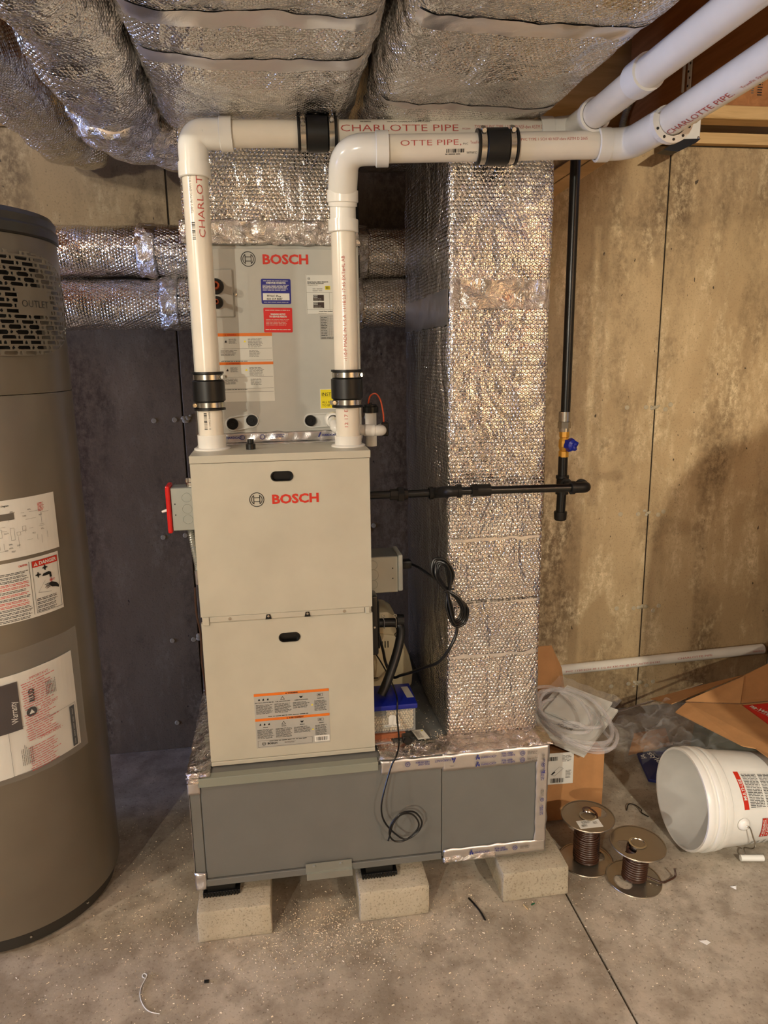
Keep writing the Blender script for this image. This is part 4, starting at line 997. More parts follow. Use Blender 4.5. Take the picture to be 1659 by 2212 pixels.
bm = NB(); lathe(bm, [(GR, 0), (.0185, 0), (.0185, .008), (.0165, .010), (.0165, .044), (.0185, .046), (.0185, .054), (GR, .054)], 24, at((gx, gy, 1.118)))
lathe(bm, [(.015, 0), (.0155, .020), (.018, .021), (.018, .030), (.0115, .030)], 24, at((gx, gy, 1.150), (0, -1, .0)))
obj('tee_fitting', bm, CASTI, ga, smooth=True)
obj('pipe_nipple', T([(gx, gy-.03, 1.152), (gx, .012, 1.166)], .0107, 20), IRON, ga, smooth=True)
bm = T(fillet([(gx, .025, 1.164), (gx, -.020, 1.1675), (.975, -.020, 1.168)], .018, 8), .0145, 20)
lathe(bm, [(.0107, 0), (.0175, 0), (.0175, .010), (.0140, .010)], 20, at((.985, -.02, 1.168), (-1, 0, 0))); lathe(bm, [(.0107, 0), (.0175, 0), (.0175, .010), (.014, .010)], 20, at((gx, .012, 1.166), (0, 1, 0)))
obj('elbow_fitting', bm, CASTI, ga, smooth=True)
obj('branch_pipe', T([(.98, -.020, 1.168), (.66, -.020, 1.1725)], .0107, 20), IRON, ga, smooth=True)
bm = NB(); hexnut(bm, (.705, -.020, 1.172), (1, 0, 0), .0185, .014); lathe(bm, [(.0107, 0), (.0160, .001), (.0165, .04), (.0107, .041)], 20, at((.715, -.02, 1.172), (1, 0, 0)))
obj('union_fitting', bm, CASTI, ga)
bm = T(fillet([(.672, -.020, 1.1725), (.646, -.020, 1.1725), (.640, .03, 1.162)], .02, 8), .0145, 20); lathe(bm, [(.0107, 0), (.0178, 0), (.0178, .009), (.014, .009)], 20, at((.668, -.02, 1.1725), (1, 0, 0)))
obj('elbow_fitting', bm, CASTI, ga, smooth=True)
bm = T(fillet([(.640, .03, 1.162), (.640, .08, 1.151), (.62, .08, 1.151)], .016, 8), .0145, 20); lathe(bm, [(.0107, 0), (.0175, 0), (.0175, .010), (.014, .010)], 20, at((.625, .08, 1.151), (-1, 0, 0)))
obj('elbow_fitting', bm, CASTI, ga, smooth=True)
obj('branch_pipe', T([(.625, .08, 1.151), (.447, .08, 1.152)], .0107, 20), IRON, ga, smooth=True)
bm = NB(); hexnut(bm, (.529, .08, 1.151), (1, 0, 0), .0215, .015); lathe(bm, [(.0107, 0), (.015, .001), (.016, .022), (.0107, .022)], 8, at((.507, .08, 1.151), (1, 0, 0))); lathe(bm, [(.016, 0), (.014, .012), (.0107, .012)], 8, at((.544, .08, 1.151), (1, 0, 0)))
obj('union_fitting', bm, CASTI, ga)
obj('drip_leg', T([(gx-.002, gy, 1.062), (gx, gy, 1.122)], GR, 20), IRON, ga, smooth=True)
obj('end_cap', LT([(0, 0), (.014, .0), (.0175, .004), (.0185, .018), (.0185, .026), (GR, .026)], 24, at((gx-.002, gy, 1.040))), CASTI, ga, smooth=True)

# ------------------------------------------------------------------ electrical boxes
def knock(bm, x, y, z, r, d=(0, -1, 0)): lathe(bm, [(r-.0012, 0), (r-.0008, .0008), (r, .0008), (r+.0004, 0)], 20, axis_M((x, y, z), d))
jl = thing('switch_box', 'galvanised switch box with a red cover plate on the left side of the furnace', 'electrical box', (-.035, .13, 1.073))
obj('box_body', bev(B(-.066, -.002, .10, .153, 1.075, 1.190), .002, 1), GALV, jl)
bm = NB()
for z in (1.105, 1.133, 1.163): knock(bm, -.026, .10, z, .0125)
obj('knockouts', bm, GALV, jl, kind='stuff')
bm = NB()
for z in (1.118, 1.147): lathe(bm, [(0, .0006), (.0018, .0006), (.0018, 0), (0, 0)], 8, at((-.056, .10, z), (0, -1, 0)))
obj('screw_holes', bm, BLK, jl, kind='stuff')
cv = obj('cover_plate', bev(prism(NB(), [(-.066, .094, 1.070), (-.066, .160, 1.070), (-.066, .160, 1.196), (-.066, .094, 1.196)], (-1, 0, 0), .012), .004, 2), RED, jl, 'red cover plate')
obj('toggle_lever', T([(-.076, .125, 1.128), (-.094, .125, 1.123)], [.0045, .003], 10), PVCF, cv)
bm = NB(); lathe(bm, [(0, 0), (.013, 0), (.013, .01), (.010, .012), (.010, .022), (0, .022)], 14, at((-.014, .12, 1.190))); box(bm, -.028, -.004, .114, .118, 1.200, 1.212, .002); obj('cable_connector', bm, STEEL, jl)
cn = thing('metal_conduit', 'coiled steel conduit running down the left edge of the furnace from the switch box', 'conduit', (-.014, .09, .86))
P = cr([(-.024, .12, 1.074), (-.019, .115, 1.03), (-.011, .10, .985), (-.009, .10, .965)], 16); obj('ribbed_sleeve', T(P, [.0072+.0014*(k % 2) for k in range(len(P))], 14), GALV, cn, smooth=True)
obj('connector', T([(-.010, .10, .966), (-.009, .10, .93), (-.004, .11, .925)], .0098, 12), STEEL, cn)
P = cr([(-.007, .10, .925), (-.006, .10, .89), (-.005, .10, .868)], 16); obj('ribbed_sleeve', T(P, [.0055+.0012*(k % 2) for k in range(len(P))], 12), GALV, cn, smooth=True)
tag(obj('thermostat_cable', T(cr([(-.016, .06, .93), (-.017, .06, .86), (-.010, .06, .80), (-.012, .06, .72), (-.007, .055, .66), (-.006, .05, .63)], 8), .0028, 8), WIREB, smooth=True), 'thin brown cable hanging along the left edge of the furnace doors', 'cable')
jr = thing('outlet_box', 'galvanised electrical box with a grey cover on the right side of the furnace', 'electrical box', (.50, .25, .83))
obj('box_body', bev(B(.446, .548, .20, .30, .835, .945), .002, 1), GALV, jr)
bm = NB()
for z, r in ((.862, .0135), (.891, .0165), (.921, .0135)): knock(bm, .474, .20, z, r)
obj('knockouts', bm, GALV, jr, kind='stuff')
bm = NB()
for z in (.878, .909): lathe(bm, [(0, .0006), (.002, .0006), (.002, 0), (0, 0)], 8, at((.532, .20, z), (0, -1, 0)))
obj('screw_holes', bm, BLK, jr, kind='stuff')
obj('cover_plate', bev(B(.548, .562, .197, .305, .838, .948), .004, 2), plain('grey_cover', (.70, .70, .67), .4), jr)
# power cord with its plug and hanging bundle
pc = thing('power_cord', 'thick black power cord tied in a bundle in front of the foil duct', 'cord', (.62, .2, .85))
obj('plug', bev(B(.5625, .596, .235, .268, .893, .917), .004, 2), BLK, pc, smooth=True)
P0 = V((.593, .25, .905)); tie = V((.645, -.005, .902))
pth = [P0, (.612, .20, .905), (.622, .08, .915), (.630, .01, .925)]
obj('lead', T(cr(pth, 10), .0036, 10), BLK, pc, smooth=True)
for k in range(5):
    o1 = (k-2)*.004; q = .0045*(k % 3)
    bm = tube(NB(), cr([tie+V((0, -q, 0)), tie+V((-.012-q, -.004-q, .022)), tie+V((-.034-o1, -.006-q, .050)), tie+V((-.028-o1, -.006, .080+o1)), tie+V((-.006, -.006-q, .076+o1)), tie+V((.008+o1, -.004-q, .045)), tie+V((.006, -q, .01))], 8, True), .0036, 8, closed=True)
    obj('cord_loop', bm, BLK, pc, smooth=True)
    bm = tube(NB(), cr([tie+V((-.002, -q, 0)), tie+V((.02+q, -.006-q, -.018)), tie+V((.046+o1, -.008-q, -.052)), tie+V((.040+o1, -.008, -.086-o1)), tie+V((.018, -.008-q, -.090-o1)), tie+V((.006-o1, -.004-q, -.050)), tie+V((0, -q, -.01))], 8, True), .0036, 8, closed=True)
    obj('cord_loop', bm, BLK, pc, smooth=True)
obj('twist_tie', T([tie+V((-.014, -.010, -.002)), tie+V((.016, -.012, .006))], .0028, 8), BLK, pc)
obj('tail', T(cr([(.672, -.012, .822), (.670, -.012, .78), (.650, -.012, .735), (.626, .01, .69), (.598, .06, .655), (.570, .12, .615), (.548, .17, .585), (.528, .20, .568), (.512, .23, .60), (.505, .24, .64), (.49, .24, .70)], 8), .0044, 10), BLK, pc, smooth=True)

# ------------------------------------------------------------------ drain trap, hose, pump, neutraliser
dt = thing('condensate_drain', 'white plastic drain pipe elbowing from the coil cabinet around its right side', 'drain pipe', (.40, .2, 1.29))
dz = 1.325; dr_ = .0145
bm = T(fillet([(.372, YC-.008, 1.343), (.372, .170, 1.336), (.374, .150, dz), (.50, .150, 1.316), (.502, .20, 1.315)], [.02, .012, .028], 8), dr_, 24)
lathe(bm, [(dr_, 0), (.0225, 0), (.0225, .010), (.020, .022), (dr_, .024)], 28, at((.372, YC-.012, 1.343), (0, -1, 0)))
obj('trap_pipe', bm, PVCF, dt, smooth=True)
bm = NB(); collar(bm, V((.385, .150, 1.3245)), (1, 0, -.07), dr_-.001, .028, .003); collar(bm, V((.45, .150, 1.3195)), (1, 0, -.07), dr_-.001, .028, .003); obj('socket_joint', bm, PVCF, dt, smooth=True, kind='stuff')
bm = T([(.484, .262, 1.262), (.484, .262, 1.358)], .0165, 24); obj('cleanout_tee', bm, PVCF, dt, smooth=True)
obj('float_switch', LT([(0, 0), (.022, 0), (.022, .016), (.018, .018), (.018, .022), (.004, .023), (.004, .028), (0, .028)], 24, at((.484, .262, 1.358))), BLK, dt, 'black capped float switch')
obj('switch_wire', T(cr([(.478, .262, 1.384), (.482, .25, 1.405), (.496, .24, 1.412), (.508, .23, 1.395), (.513, .215, 1.36), (.513, .205, 1.335)], 8), .0022, 8), ORCABLE, dt, smooth=True)
obj('switch_body', bev(B(.503, .524, .185, .215, 1.297, 1.335), .003, 1), BLK, dt)
hs2 = thing('drain_hose', 'black rubber drain hose slanting down to the blue lidded tub, with wire clips', 'hose', (.50, .14, .56))
obj('hose', T(cr([(.448, .19, .747), (.53, .19, .745), (.548, .185, .735), (.548, .17, .71), (.530, .145, .66), (.500, .115, .60), (.478, .10, .5615)], 8), .0135, 18), RUB, hs2, smooth=True)
bm = T([(.540, .19, .752), (.560, .19, .750)], .018, 16); obj('hose_end', bm, RUB, hs2)
for x in (.500, .536):
    P = [(x-.003, .174, .768), (x, .172, .760), (x, .172, .735)]; bm = T(P, .0012, 8); tube(bm, [(x-.003+.004*cos(a_), .174, .772+.005*sin(a_)) for a_ in [2*pi*k/12 for k in range(12)]], .0014, 6, closed=True); obj('spring_clip', bm, STEEL, hs2, smooth=True)
bm = tube(NB(), [V((.546, .172, .712))+V((.0145*cos(2*pi*k/20), .0145*sin(2*pi*k/20), .004*sin(2*pi*k/20))) for k in range(20)], .0014, 6, closed=True); obj('spring_clip', bm, STEEL, hs2, smooth=True)
bt = thing('condensate_trap', 'tall narrow black trap fixed to the right side of the furnace below the outlet box', 'trap', (.46, .13, .68))
bm = bev(B(.4455, .473, .10, .16, .684, .860), .005, 2); obj('trap_body', bm, BLK, bt, smooth=True)
obj('trap_rib', bev(B(.4735, .478, .11, .15, .70, .84), .0015, 1), BLK, bt)
obj('screw', LT([(0, .002), (.003, .0016), (.004, 0), (0, 0)], 10, at((.462, .10, .769), (0, -1, 0))), STEEL, bt)
pu = thing('condensate_pump', 'beige domed condensate pump behind the blue lidded tub', 'pump', (.53, .37, .447))
prof = [(.452, .447), (.590, .447), (.612, .475), (.615, .52), (.604, .575), (.585, .625), (.575, .68), (.560, .712), (.535, .728), (.500, .730), (.480, .715), (.478, .64), (.452, .63)]
bm = bev(prism(NB(), [(x, .33, z) for x, z in prof], (0, 1, 0), .13), .008, 2); obj('housing', bm, BEIGE, pu, smooth=True)
bm = bev(prism(NB(), [(.452, .322, .50), (.545, .322, .50), (.56, .322, .52), (.585, .322, .52), (.60, .322, .545), (.585, .322, .60), (.566, .322, .648), (.50, .322, .66), (.452, .322, .64)], (0, 1, 0), .02), .003, 2); obj('front_cover', bm, BEIGE, pu, smooth=True)
bm = NB()
for k in range(4): box(bm, .505+.009*k, .508+.009*k, .3205, .3215, .612, .634)
box(bm, .482, .50, .3205, .3215, .510, .513); box(bm, .535, .552, .3205, .3215, .514, .517)
obj('vent_slots', bm, BLK, pu, kind='stuff')
ne = thing('neutraliser_tub', 'clear tub of pale stone pellets with a bright blue lid on the plenum', 'tub', (.51, .12, .463))
NX0, NX1, NY0, NY1, NZ0, NZ1 = .449, .570, .062, .185, .463, .537
bm = NB(); box(bm, NX0, NX1, NY0, NY0+.0015, NZ0, NZ1); box(bm, NX0, NX1, NY1-.0015, NY1, NZ0, NZ1); box(bm, NX1-.0015, NX1, NY0+.0015, NY1-.0015, NZ0, NZ1); box(bm, NX0, NX1, NY0+.0015, NY1-.0015, NZ0, NZ0+.002)
obj('clear_body', bm, TUB, ne)
bm = NB(); M0 = Matrix.Identity(4); rn = random.Random(3); d_ = .0075; cnt = 0
base = NB(); bmesh.ops.create_icosphere(base, subdivisions=2, radius=.0037); bvs = [v.co.copy() for v in base.verts]; bfs = [[v.index for v in f.verts] for f in base.faces]; base.free()
z = NZ0+.0065; lay = 0
while z < NZ1-.012:
    for j in range(3):
        y = NY0+.006+j*d_*.87+(lay % 2)*.002
        x = NX0+.005+(j % 2)*d_*.5+(lay % 2)*d_*.5
        while x < NX1-.006:
            if not (z > NZ1-.030 and x < NX0+.045+.2*(z-NZ1)): 
                c = V((x+rn.uniform(-.0006, .0006), y+rn.uniform(-.001, .0006), z+rn.uniform(-.0006, .0006))); vs = [bm.verts.new(c+v*rn.uniform(.98, 1.04)) for v in bvs]
                for f in bfs: bm.faces.new([vs[i] for i in f])
            x += d_
    z += d_*.86; lay += 1
obj('stone_pellets', bm, PELL, ne, kind='stuff', smooth=2)
bm = bev(B(NX0-.002, NX1+.006, NY0-.006, NY1+.006, NZ1-.004, NZ1+.012), .004, 2); ld_ = obj('blue_lid', bm, BLUEP, ne, smooth=True)
obj('lid_sticker', prism(NB(), [(.552, .095, NZ1+.0125), (.572, .095, NZ1+.0125), (.566, .165, NZ1+.0125), (.546, .165, NZ1+.0125)], (0, 0, 1), .0006), SILV, ne)
mp = plane_map((.480, NY0, .480), (1, 0, 0), (0, 0, 1)); bm = prism(NB(), [mp(u, v, 0) for u, v in ((0, 0), (.046, 0), (.046, .008), (.034, .008), (.034, .03), (.030, .036), (.016, .036), (.012, .03), (.012, .008), (0, .008))], (0, -1, 0), .0006); s = obj('front_sticker', bm, PAPER, ne)
a = Art(mp, .001); a.text('Better Tank', .003, .002, .0042, INKG, 0, fit=.036); a.build('sticker_print', s)
tag(obj('wood_shim', bev(B(.449, .54, .055, .16, .447, .462), .001, 1), mat_wood('red_brown_wood', (.55, .30, .18), (.68, .40, .25), 0)), 'reddish brown wood shim under the pellet tub', 'wood strip')
# thin black line hanging in front of the plenum
tag(obj('black_wire', T(cr([(.49, .32, .60), (.508, .28, .575), (.522, .20, .5565), (.521, .12, .562), (.518, .06, .560), (.514, .045, .52), (.508, -.02, .478), (.492, -.066, .462), (.478, -.072, .44), (.455, -.085, .375), (.446, -.09, .33), (.452, -.09, .29), (.475, -.092, .255), (.51, -.094, .228), (.545, -.092, .245), (.556, -.092, .275), (.535, -.094, .308), (.50, -.096, .31), (.474, -.096, .285), (.466, -.094, .25), (.48, -.092, .225), (.51, -.09, .222), (.54, -.09, .245), (.548, -.09, .27), (.53, -.088, .298), (.50, -.088, .300), (.478, -.09, .278), (.470, -.09, .25), (.463, -.09, .226)], 7), .0024, 8), BLK, smooth=True), 'thin black wire hanging down the grey plenum and ending in a coil', 'wire')
bk = thing('black_fitting', 'small black plastic fitting lying on the plenum in front of the pellet tub', 'fitting', (.54, .02, .448))
obj('body', bev(B(.524, .552, .010, .035, .4535, .473), .003, 2), BLK, bk); obj('cap', LT([(0, 0), (.011, 0), (.011, .008), (0, .008)], 14, at((.538, .0105, .463), (0, -1, 0))), BLK, bk)
cdm = plane_map((.571, .026, .4525), (1, .06, 0), (-.2, 1, .02)); cdx = obj('paper_card', sheet(cdm, 0, 0, .034, .052, .0008), CREAM); tag(cdx, 'small cream instruction card lying on the plenum beside the foil duct', 'card')
a = Art(cdm, .0012); a.lines(.004, .006, .018, .036, 12, INKG, fill=.4); a.rect(.026, .042, .031, .046, YEL); a.build('card_print', cdx)

# ------------------------------------------------------------------ water heater
HC = (-.60, .20); HRR = .285
wh = thing('water_heater', 'tall dark grey cylindrical water heater cut by the left edge of the frame', 'water heater', (HC[0], HC[1], 0))
obj('base_ring', LT([(0, .004), (.262, .004), (.268, .008), (.270, .045), (0, .045)], 96, at((HC[0], HC[1], 0))), HEATD, wh, smooth=True)
obj('tank_shell', LT([(0, .046), (.274, .046), (.284, .052), (HRR, .056), (HRR, 1.437), (.2835, 1.4395), (0, 1.4395)], 128, at((HC[0], HC[1], 0))), HEAT, wh, smooth=True)
obj('upper_shroud', LT([(0, 1.441), (.2838, 1.441), (HRR, 1.4435), (HRR, 1.80), (.283, 1.803), (0, 1.803)], 128, at((HC[0], HC[1], 0))), HEAT, wh, smooth=True)
obj('lid', LT([(0, 1.804), (.283, 1.804), (.2885, 1.808), (.289, 1.828), (.284, 1.834), (.286, 1.850), (.278, 1.862), (.25, 1.866), (0, 1.87)], 128, at((HC[0], HC[1], 0))), HEATD, wh, 'glossy dark top cover', smooth=True)
for a_ in (-66, -32, -100, -130): obj('screw', LT([(0, .003), (.003, .0025), (.004, 0), (0, 0)], 10, at((HC[0]+.270*cos(R(a_)), HC[1]+.270*sin(R(a_)), .028), (cos(R(a_)), sin(R(a_)), 0))), STEEL, wh)
hm = cyl_map(HC, HRR)
def ang(a_): return R(a_)*HRR
# outlet grille: raised perforated shell
GA0, GA1, GZ0, GZ1 = -86, -3, 1.530, 1.765; GRR = HRR+.016
step = .0020; nu = int(R(GA1-GA0)*GRR/step); nv = int((GZ1-GZ0)/step)
UC, ZC = nu*step/2, (GZ1-GZ0)/2
def solidcell(u, v):
    rx, rz = u-UC, v-ZC
    # rounded octagon outline
    q = (abs(rx)/(UC))**3.2+(abs(rz)/ZC)**3.2
    if q > 1: return None
    row = int(v/.0118); vv = v-row*.0118-.0059
    if q > .965: return True
    if abs(u-UC-.092) < .050 and abs(rz-.006) < .031: return True      # plate with the word
    per = .052; ph = (row % 3)*.0175; uu = (u+ph) % per
    if .004 < uu < .038:
        x = uu-.021; r = .0042; dx = max(0, abs(x)-(.017-r)); return not (dx*dx+vv*vv < r*r)
    if .040 < uu < .050:
        x = uu-.045; return not (x*x+vv*vv < .0040**2)
    return True
bm = NB(); cache = {}
def gv(i, j):
    if (i, j) not in cache:
        a_ = R(GA0)+i*step/GRR; cache[i, j] = bm.verts.new((HC[0]+GRR*cos(a_), HC[1]+GRR*sin(a_), GZ0+j*step))
    return cache[i, j]
for j in range(nv):
    for i in range(nu):
        if solidcell((i+.5)*step, (j+.5)*step): bm.faces.new((gv(i, j), gv(i+1, j), gv(i+1, j+1), gv(i, j+1)))
gr = obj('outlet_grille', bm, HEAT, wh, 'perforated cover marked OUTLET'); m_ = gr.modifiers.new('s', 'SOLIDIFY'); m_.thickness = .0022; m_.offset = -1
a = Art(cyl_map(HC, GRR), .0008); a.text('OUTLET', R(-34.8)*GRR, 1.640, .016, BLK, -.012, fit=R(15.5)*GRR); a.build('lettering', gr, step=[(0, .004)])
bm = NB(); pts = []
lathe_m = cyl_map(HC, HRR)
obj('vent_opening', sheet(lathe_m, ang(-80), 1.545, ang(-22), 1.752, .0008, 24, 1, lift=.0005), DARK, wh)
# wiring diagram and safety label
s = obj('wiring_label', sheet(hm, ang(-84), 1.056, ang(-26.5), 1.198, .0006, 24, 1, lift=.0006), PAPER, wh); a = Art(hm, .0018); rn = random.Random(4)
u0 = ang(-60)
a.text('Wiring Schematic Diagram', ang(-62), 1.183, .004, INK, .02, fit=.055)
for k in range(26):
    u = ang(rn.uniform(-62, -33)); z = rn.uniform(1.070, 1.172); l = rn.uniform(.006, .03); 
    if k % 2: a.rect(u, z, min(u+l, ang(-31)), z+.0005, INKG)
    else: a.rect(u, z, u+.0005, min(z+l, 1.178), INKG)
for k in range(14): a.lines(ang(rn.uniform(-60, -36)), rn.uniform(1.07, 1.17), .009, .004, 2, INKG)
for k in range(6): a.frame(ang(-60)+k*.014, 1.10+.01*(k % 3), ang(-60)+k*.014+.009, 1.118+.012*(k % 2), .0005, INKG)
a.lines(ang(-37), 1.158, .018, .022, 7, INKR); a.rect(ang(-58), 1.150, ang(-49), 1.166, INKG)
a.build('diagram_print', s, step=[(0, .008)])
s = obj('safety_label', sheet(hm, ang(-84), .898, ang(-28), 1.047, .0006, 24, 1, lift=.0006), PAPER, wh); a = Art(hm, .0018)
a.rect(ang(-45), .905, ang(-44.8), 1.040, INK); a.frame(ang(-43.6), .906, ang(-29), 1.039, .0008, INK, 1)
a.rect(ang(-43.4), 1.0225, ang(-29.2), 1.0385, BRED, 1); a.tri(ang(-41.6), 1.0295, .0055, PAPER, 2); a.text('!', ang(-41.85), 1.0265, .006, BRED, .03, lay=3); a.text('DANGER', ang(-39.8), 1.0265, .0085, PAPER, .03, fit=ang(-29.8)-ang(-39.8), lay=2)
a.text('CAUTION', ang(-50), 1.032, .0045, BRED, .03, fit=.021)
for k in range(14):
    m_ = BRED if k in (3, 4, 6, 8, 9) else INK; a.lines(ang(-66), 1.024-.0088*(k+1), ang(-45.6)-ang(-66), .0068, 2, m_, seed=k, rag=.12)
# faucet, hot water and hand pictogram
U = ang(-36.5)
for du, dz_ in ((-.022, .002), (-.002, .016)):
    a.disc(U+du, 1.000+dz_, .0042, INK, 1, 8); a.rect(U+du-.007, .9985+dz_, U+du+.007, 1.0015+dz_, INK, 2); a.rect(U+du-.0015, .993+dz_, U+du+.0015, 1.007+dz_, INK, 2)
a.poly([(U-.012, .996), (U-.008, 1.002), (U+.008, 1.004), (U+.014, 1.000), (U+.015, .988), (U+.009, .988), (U+.008, .996), (U-.004, .995)], INK, 2)
for k in range(4): a.rect(U+.0095+k*.0015, .972, U+.0101+k*.0015, .987, INKR, 1)
a.text('HOT', U+.008, .978, .005, INKR, .02, lay=2)
a.poly([(U+.004, .972), (U+.014, .975), (U+.026, .970), (U+.033, .962), (U+.033, .955), (U+.022, .960), (U+.012, .962)], INK, 2)
for k in range(4): a.poly([(U+.014, .966+k*.0025), (U-.004-(k % 2)*.003, .961+k*.0035), (U-.004-(k % 2)*.003, .9625+k*.0035), (U+.014, .968+k*.0025)], INK, 2)
a.poly([(U-.026, .958), (U-.005, .984), (U-.0045, .984), (U-.0255, .958)], INKG, 1); a.poly([(U-.026, .957), (U+.010, .951), (U+.010, .9515), (U-.026, .958)], INKG, 1)
for k in range(4): a.lines(ang(-43), .9455-.0095*(k+1), ang(-30)-ang(-43), .0075, 2, INK, seed=k, rag=.3)
a.build('label_print', s, step=[(0, .008)])

db = thing('document_pouch', 'clear plastic pouch of printed warranty papers taped to the water heater', 'document pouch', (-.48, -.06, .50))
tilt = lambda u, v, d: hm(u, v+.055*(u-ang(-45)), d)
s = obj('warranty_sheets', sheet(tilt, ang(-100), .509, ang(-27.5), .773, .002, 30, 8, .0015, 3, lift=.002), PAPER, db)
a = Art(tilt, .0075)
a.rect(ang(-90), .628, ang(-57.5), .755, plain('dark_brown_cover', (.17, .12, .12), .5))
a.text('Warranty', ang(-59.0), .648, .015, PAPER, 0, rot=pi/2, lay=2, fit=.058)
a.text('RUUD', ang(-50.5), .690, .013, INK, .04, rot=pi/2, lay=2, fit=.034); a.ring(ang(-53), .706, .0, .001, INK); a.disc(ang(-52.5), .664, .0125, INK, 1, 20); a.tri(ang(-52.5), .664, .0065, PAPER, 2)
a.text('- IMPORTANT -', ang(-53), .748, .007, INKR, 0, fit=.058, rot=.06)
for k, (z, n) in enumerate(((.745, 12), (.662, 12), (.574, 11))):
    for q in range(n): a.lines(ang(-56)+.0015*(q % 3), z-.0062*(q+1), .085-.012*abs(sin(q*1.3)), .0050, 1, INKR, seed=k*20+q, rot=.07, fill=.36)
a.text('IMPORTANT', ang(-48), .664, .008, INKR, 0, fit=.045, rot=.06, lay=3); a.text('- IMPORTANTE -', ang(-51), .584, .0085, INKR, 0, fit=.064, rot=.06, lay=3)
a.rect(ang(-33), .515, ang(-30), .628, INK); a.frame(ang(-64), .511, ang(-29.2), .634, .0006, INK, 1)
for k in range(5): a.lines(ang(-31.2), .520+.021*k, .018, .0035, 2, PAPER, 2, rot=pi/2, fill=.3)
for k in range(7): a.lines(ang(-59)+k*.004, .53, .055, .003, 1, INKG, rot=pi/2, fill=.4); a.lines(ang(-44)+k*.004, .69, .04, .003, 1, INK, rot=pi/2, fill=.4)
a.build('sheet_print', s, step=[(0, .008)])
obj('pouch_film', sheet(tilt, ang(-100), .500, ang(-24.5), .835, .0012, 34, 16, .004, 9, lift=.0105), FILM, db, smooth=True)

# ------------------------------------------------------------------ things on the floor at the right
def facemap(p0, ux, uy): return plane_map(p0, ux, uy)
b1 = thing('cardboard_box', 'brown cardboard box on the floor behind the grey plenum, plastic tubing on top', 'box', (1.1, .35, 0))
e1, e2 = V((.999, -.045, 0)), V((.045, .999, 0)); O1 = V((.965, .222, .002)); h1 = .235; w1, dd1 = .262, .36
def wall_(o, a, b, th, h): return prism(NB(), [V(o), V(o)+V(a), V(o)+V(a)+V((0, 0, h)), V(o)+V((0, 0, h))], V(b), th)
obj('front_side', wall_(O1, e1*w1, e2, .005, h1), CARD, b1); obj('right_side', wall_(O1+e1*w1+e2*.0055, e2*(dd1-.011), -e1, .005, h1), CARD, b1)
obj('back_side', wall_(O1+e2*(dd1-.005), e1*w1, e2, .005, h1), CARD, b1); obj('left_side', wall_(O1+e2*.0055, e2*(dd1-.011), e1, .005, h1), CARD, b1)
obj('flap', prism(NB(), [O1+e2*dd1+V((0, 0, h1)), O1+e1*w1+e2*dd1+V((0, 0, h1)), O1+e1*(w1-.012)+e2*(dd1+.03)+V((0, 0, .36)), O1+e1*(w1-.045)+e2*(dd1+.055)+V((0, 0, .44)), O1+e1*.05+e2*(dd1+.055)+V((0, 0, .44))], (0, -1, .2), .004), CARD, b1, 'upright rear flap')
obj('top_flap', prism(NB(), [O1+V((0, 0, h1+.001)), O1+e1*w1+V((0, 0, h1+.001)), O1+e1*w1+e2*.19+V((0, 0, h1-.01)), O1+e2*.19+V((0, 0, h1-.01))], (0, 0, 1), .004), CARDD, b1)
mp = plane_map(O1+e1*.07+V((0, -.0015, .135)), e1, (0, 0, 1)); s = obj('shipping_label', sheet(mp, 0, 0, .088, .112, .0006), PAPER, b1)
a = Art(mp, .001); a.bars(.012, .006, .045, .016, INK, 3); a.bars(.004, .086, .03, .014, INK, 4); a.lines(.05, .08, .030, .024, 5, INKG); a.lines(.062, .02, .020, .03, 7, INKG)
a.poly([(.012, .036), (.040, .062), (.0405, .0615), (.0125, .0355)], INK); a.poly([(.024, .030), (.054, .056), (.0545, .0555), (.0245, .0295)], INK); a.poly([(.012, .036), (.024, .030), (.0242, .0305), (.0122, .0365)], INK); a.poly([(.04, .062), (.054, .056), (.0542, .0565), (.0402, .0625)], INK); a.poly([(.016, .034), (.028, .044), (.024, .047), (.014, .038)], INK, 2)
a.build('label_print', s)
# papers in a clear bag on top
ex = V((.62, -.62, -.10)).normalized(); ey = V((.52, .50, .08)).normalized()
mb = thing('manual_packet', 'white installation manual in a clear bag lying on the cardboard box under the tubing', 'manual', (1.16, .42, .25))
mo = V((.985, .34, .268)); mpn = plane_map(mo, ex, ey)
s = obj('manual_sheet', sheet(mpn, 0, 0, .225, .30, .010, 6, 6, .004, 3), PAPER, mb)
a = Art(plane_map(mo+ex*.19+ey*.24, -ex, -ey), .018); a.text('BOSCH', .045, .145, .013, INK, .03, al='L', fit=.05); a.lines(.03, .125, .07, .008, 1, INK); a.lines(.03, .110, .06, .006, 1, INKR); a.rect(.04, .070, .12, .0708, INKG); a.rect(.04, .030, .0408, .0708, INKG); a.lines(.06, .045, .07, .012, 2, INKG); a.rect(.004, .0, .016, .012, INKG); a.build('cover_print', s)
s = obj('manual_sheet', sheet(plane_map(mo+ex*.03+ey*.12+V((0, 0, .016)), ex, ey), 0, 0, .17, .19, .008, 6, 6, .003, 5), PAPER, mb)
obj('bag_film', sheet(plane_map(mo-ex*.01-ey*.0+V((0, 0, .030)), ex, ey), 0, 0, .235, .335, .001, 24, 24, .010, 7), FILM, mb, smooth=True)
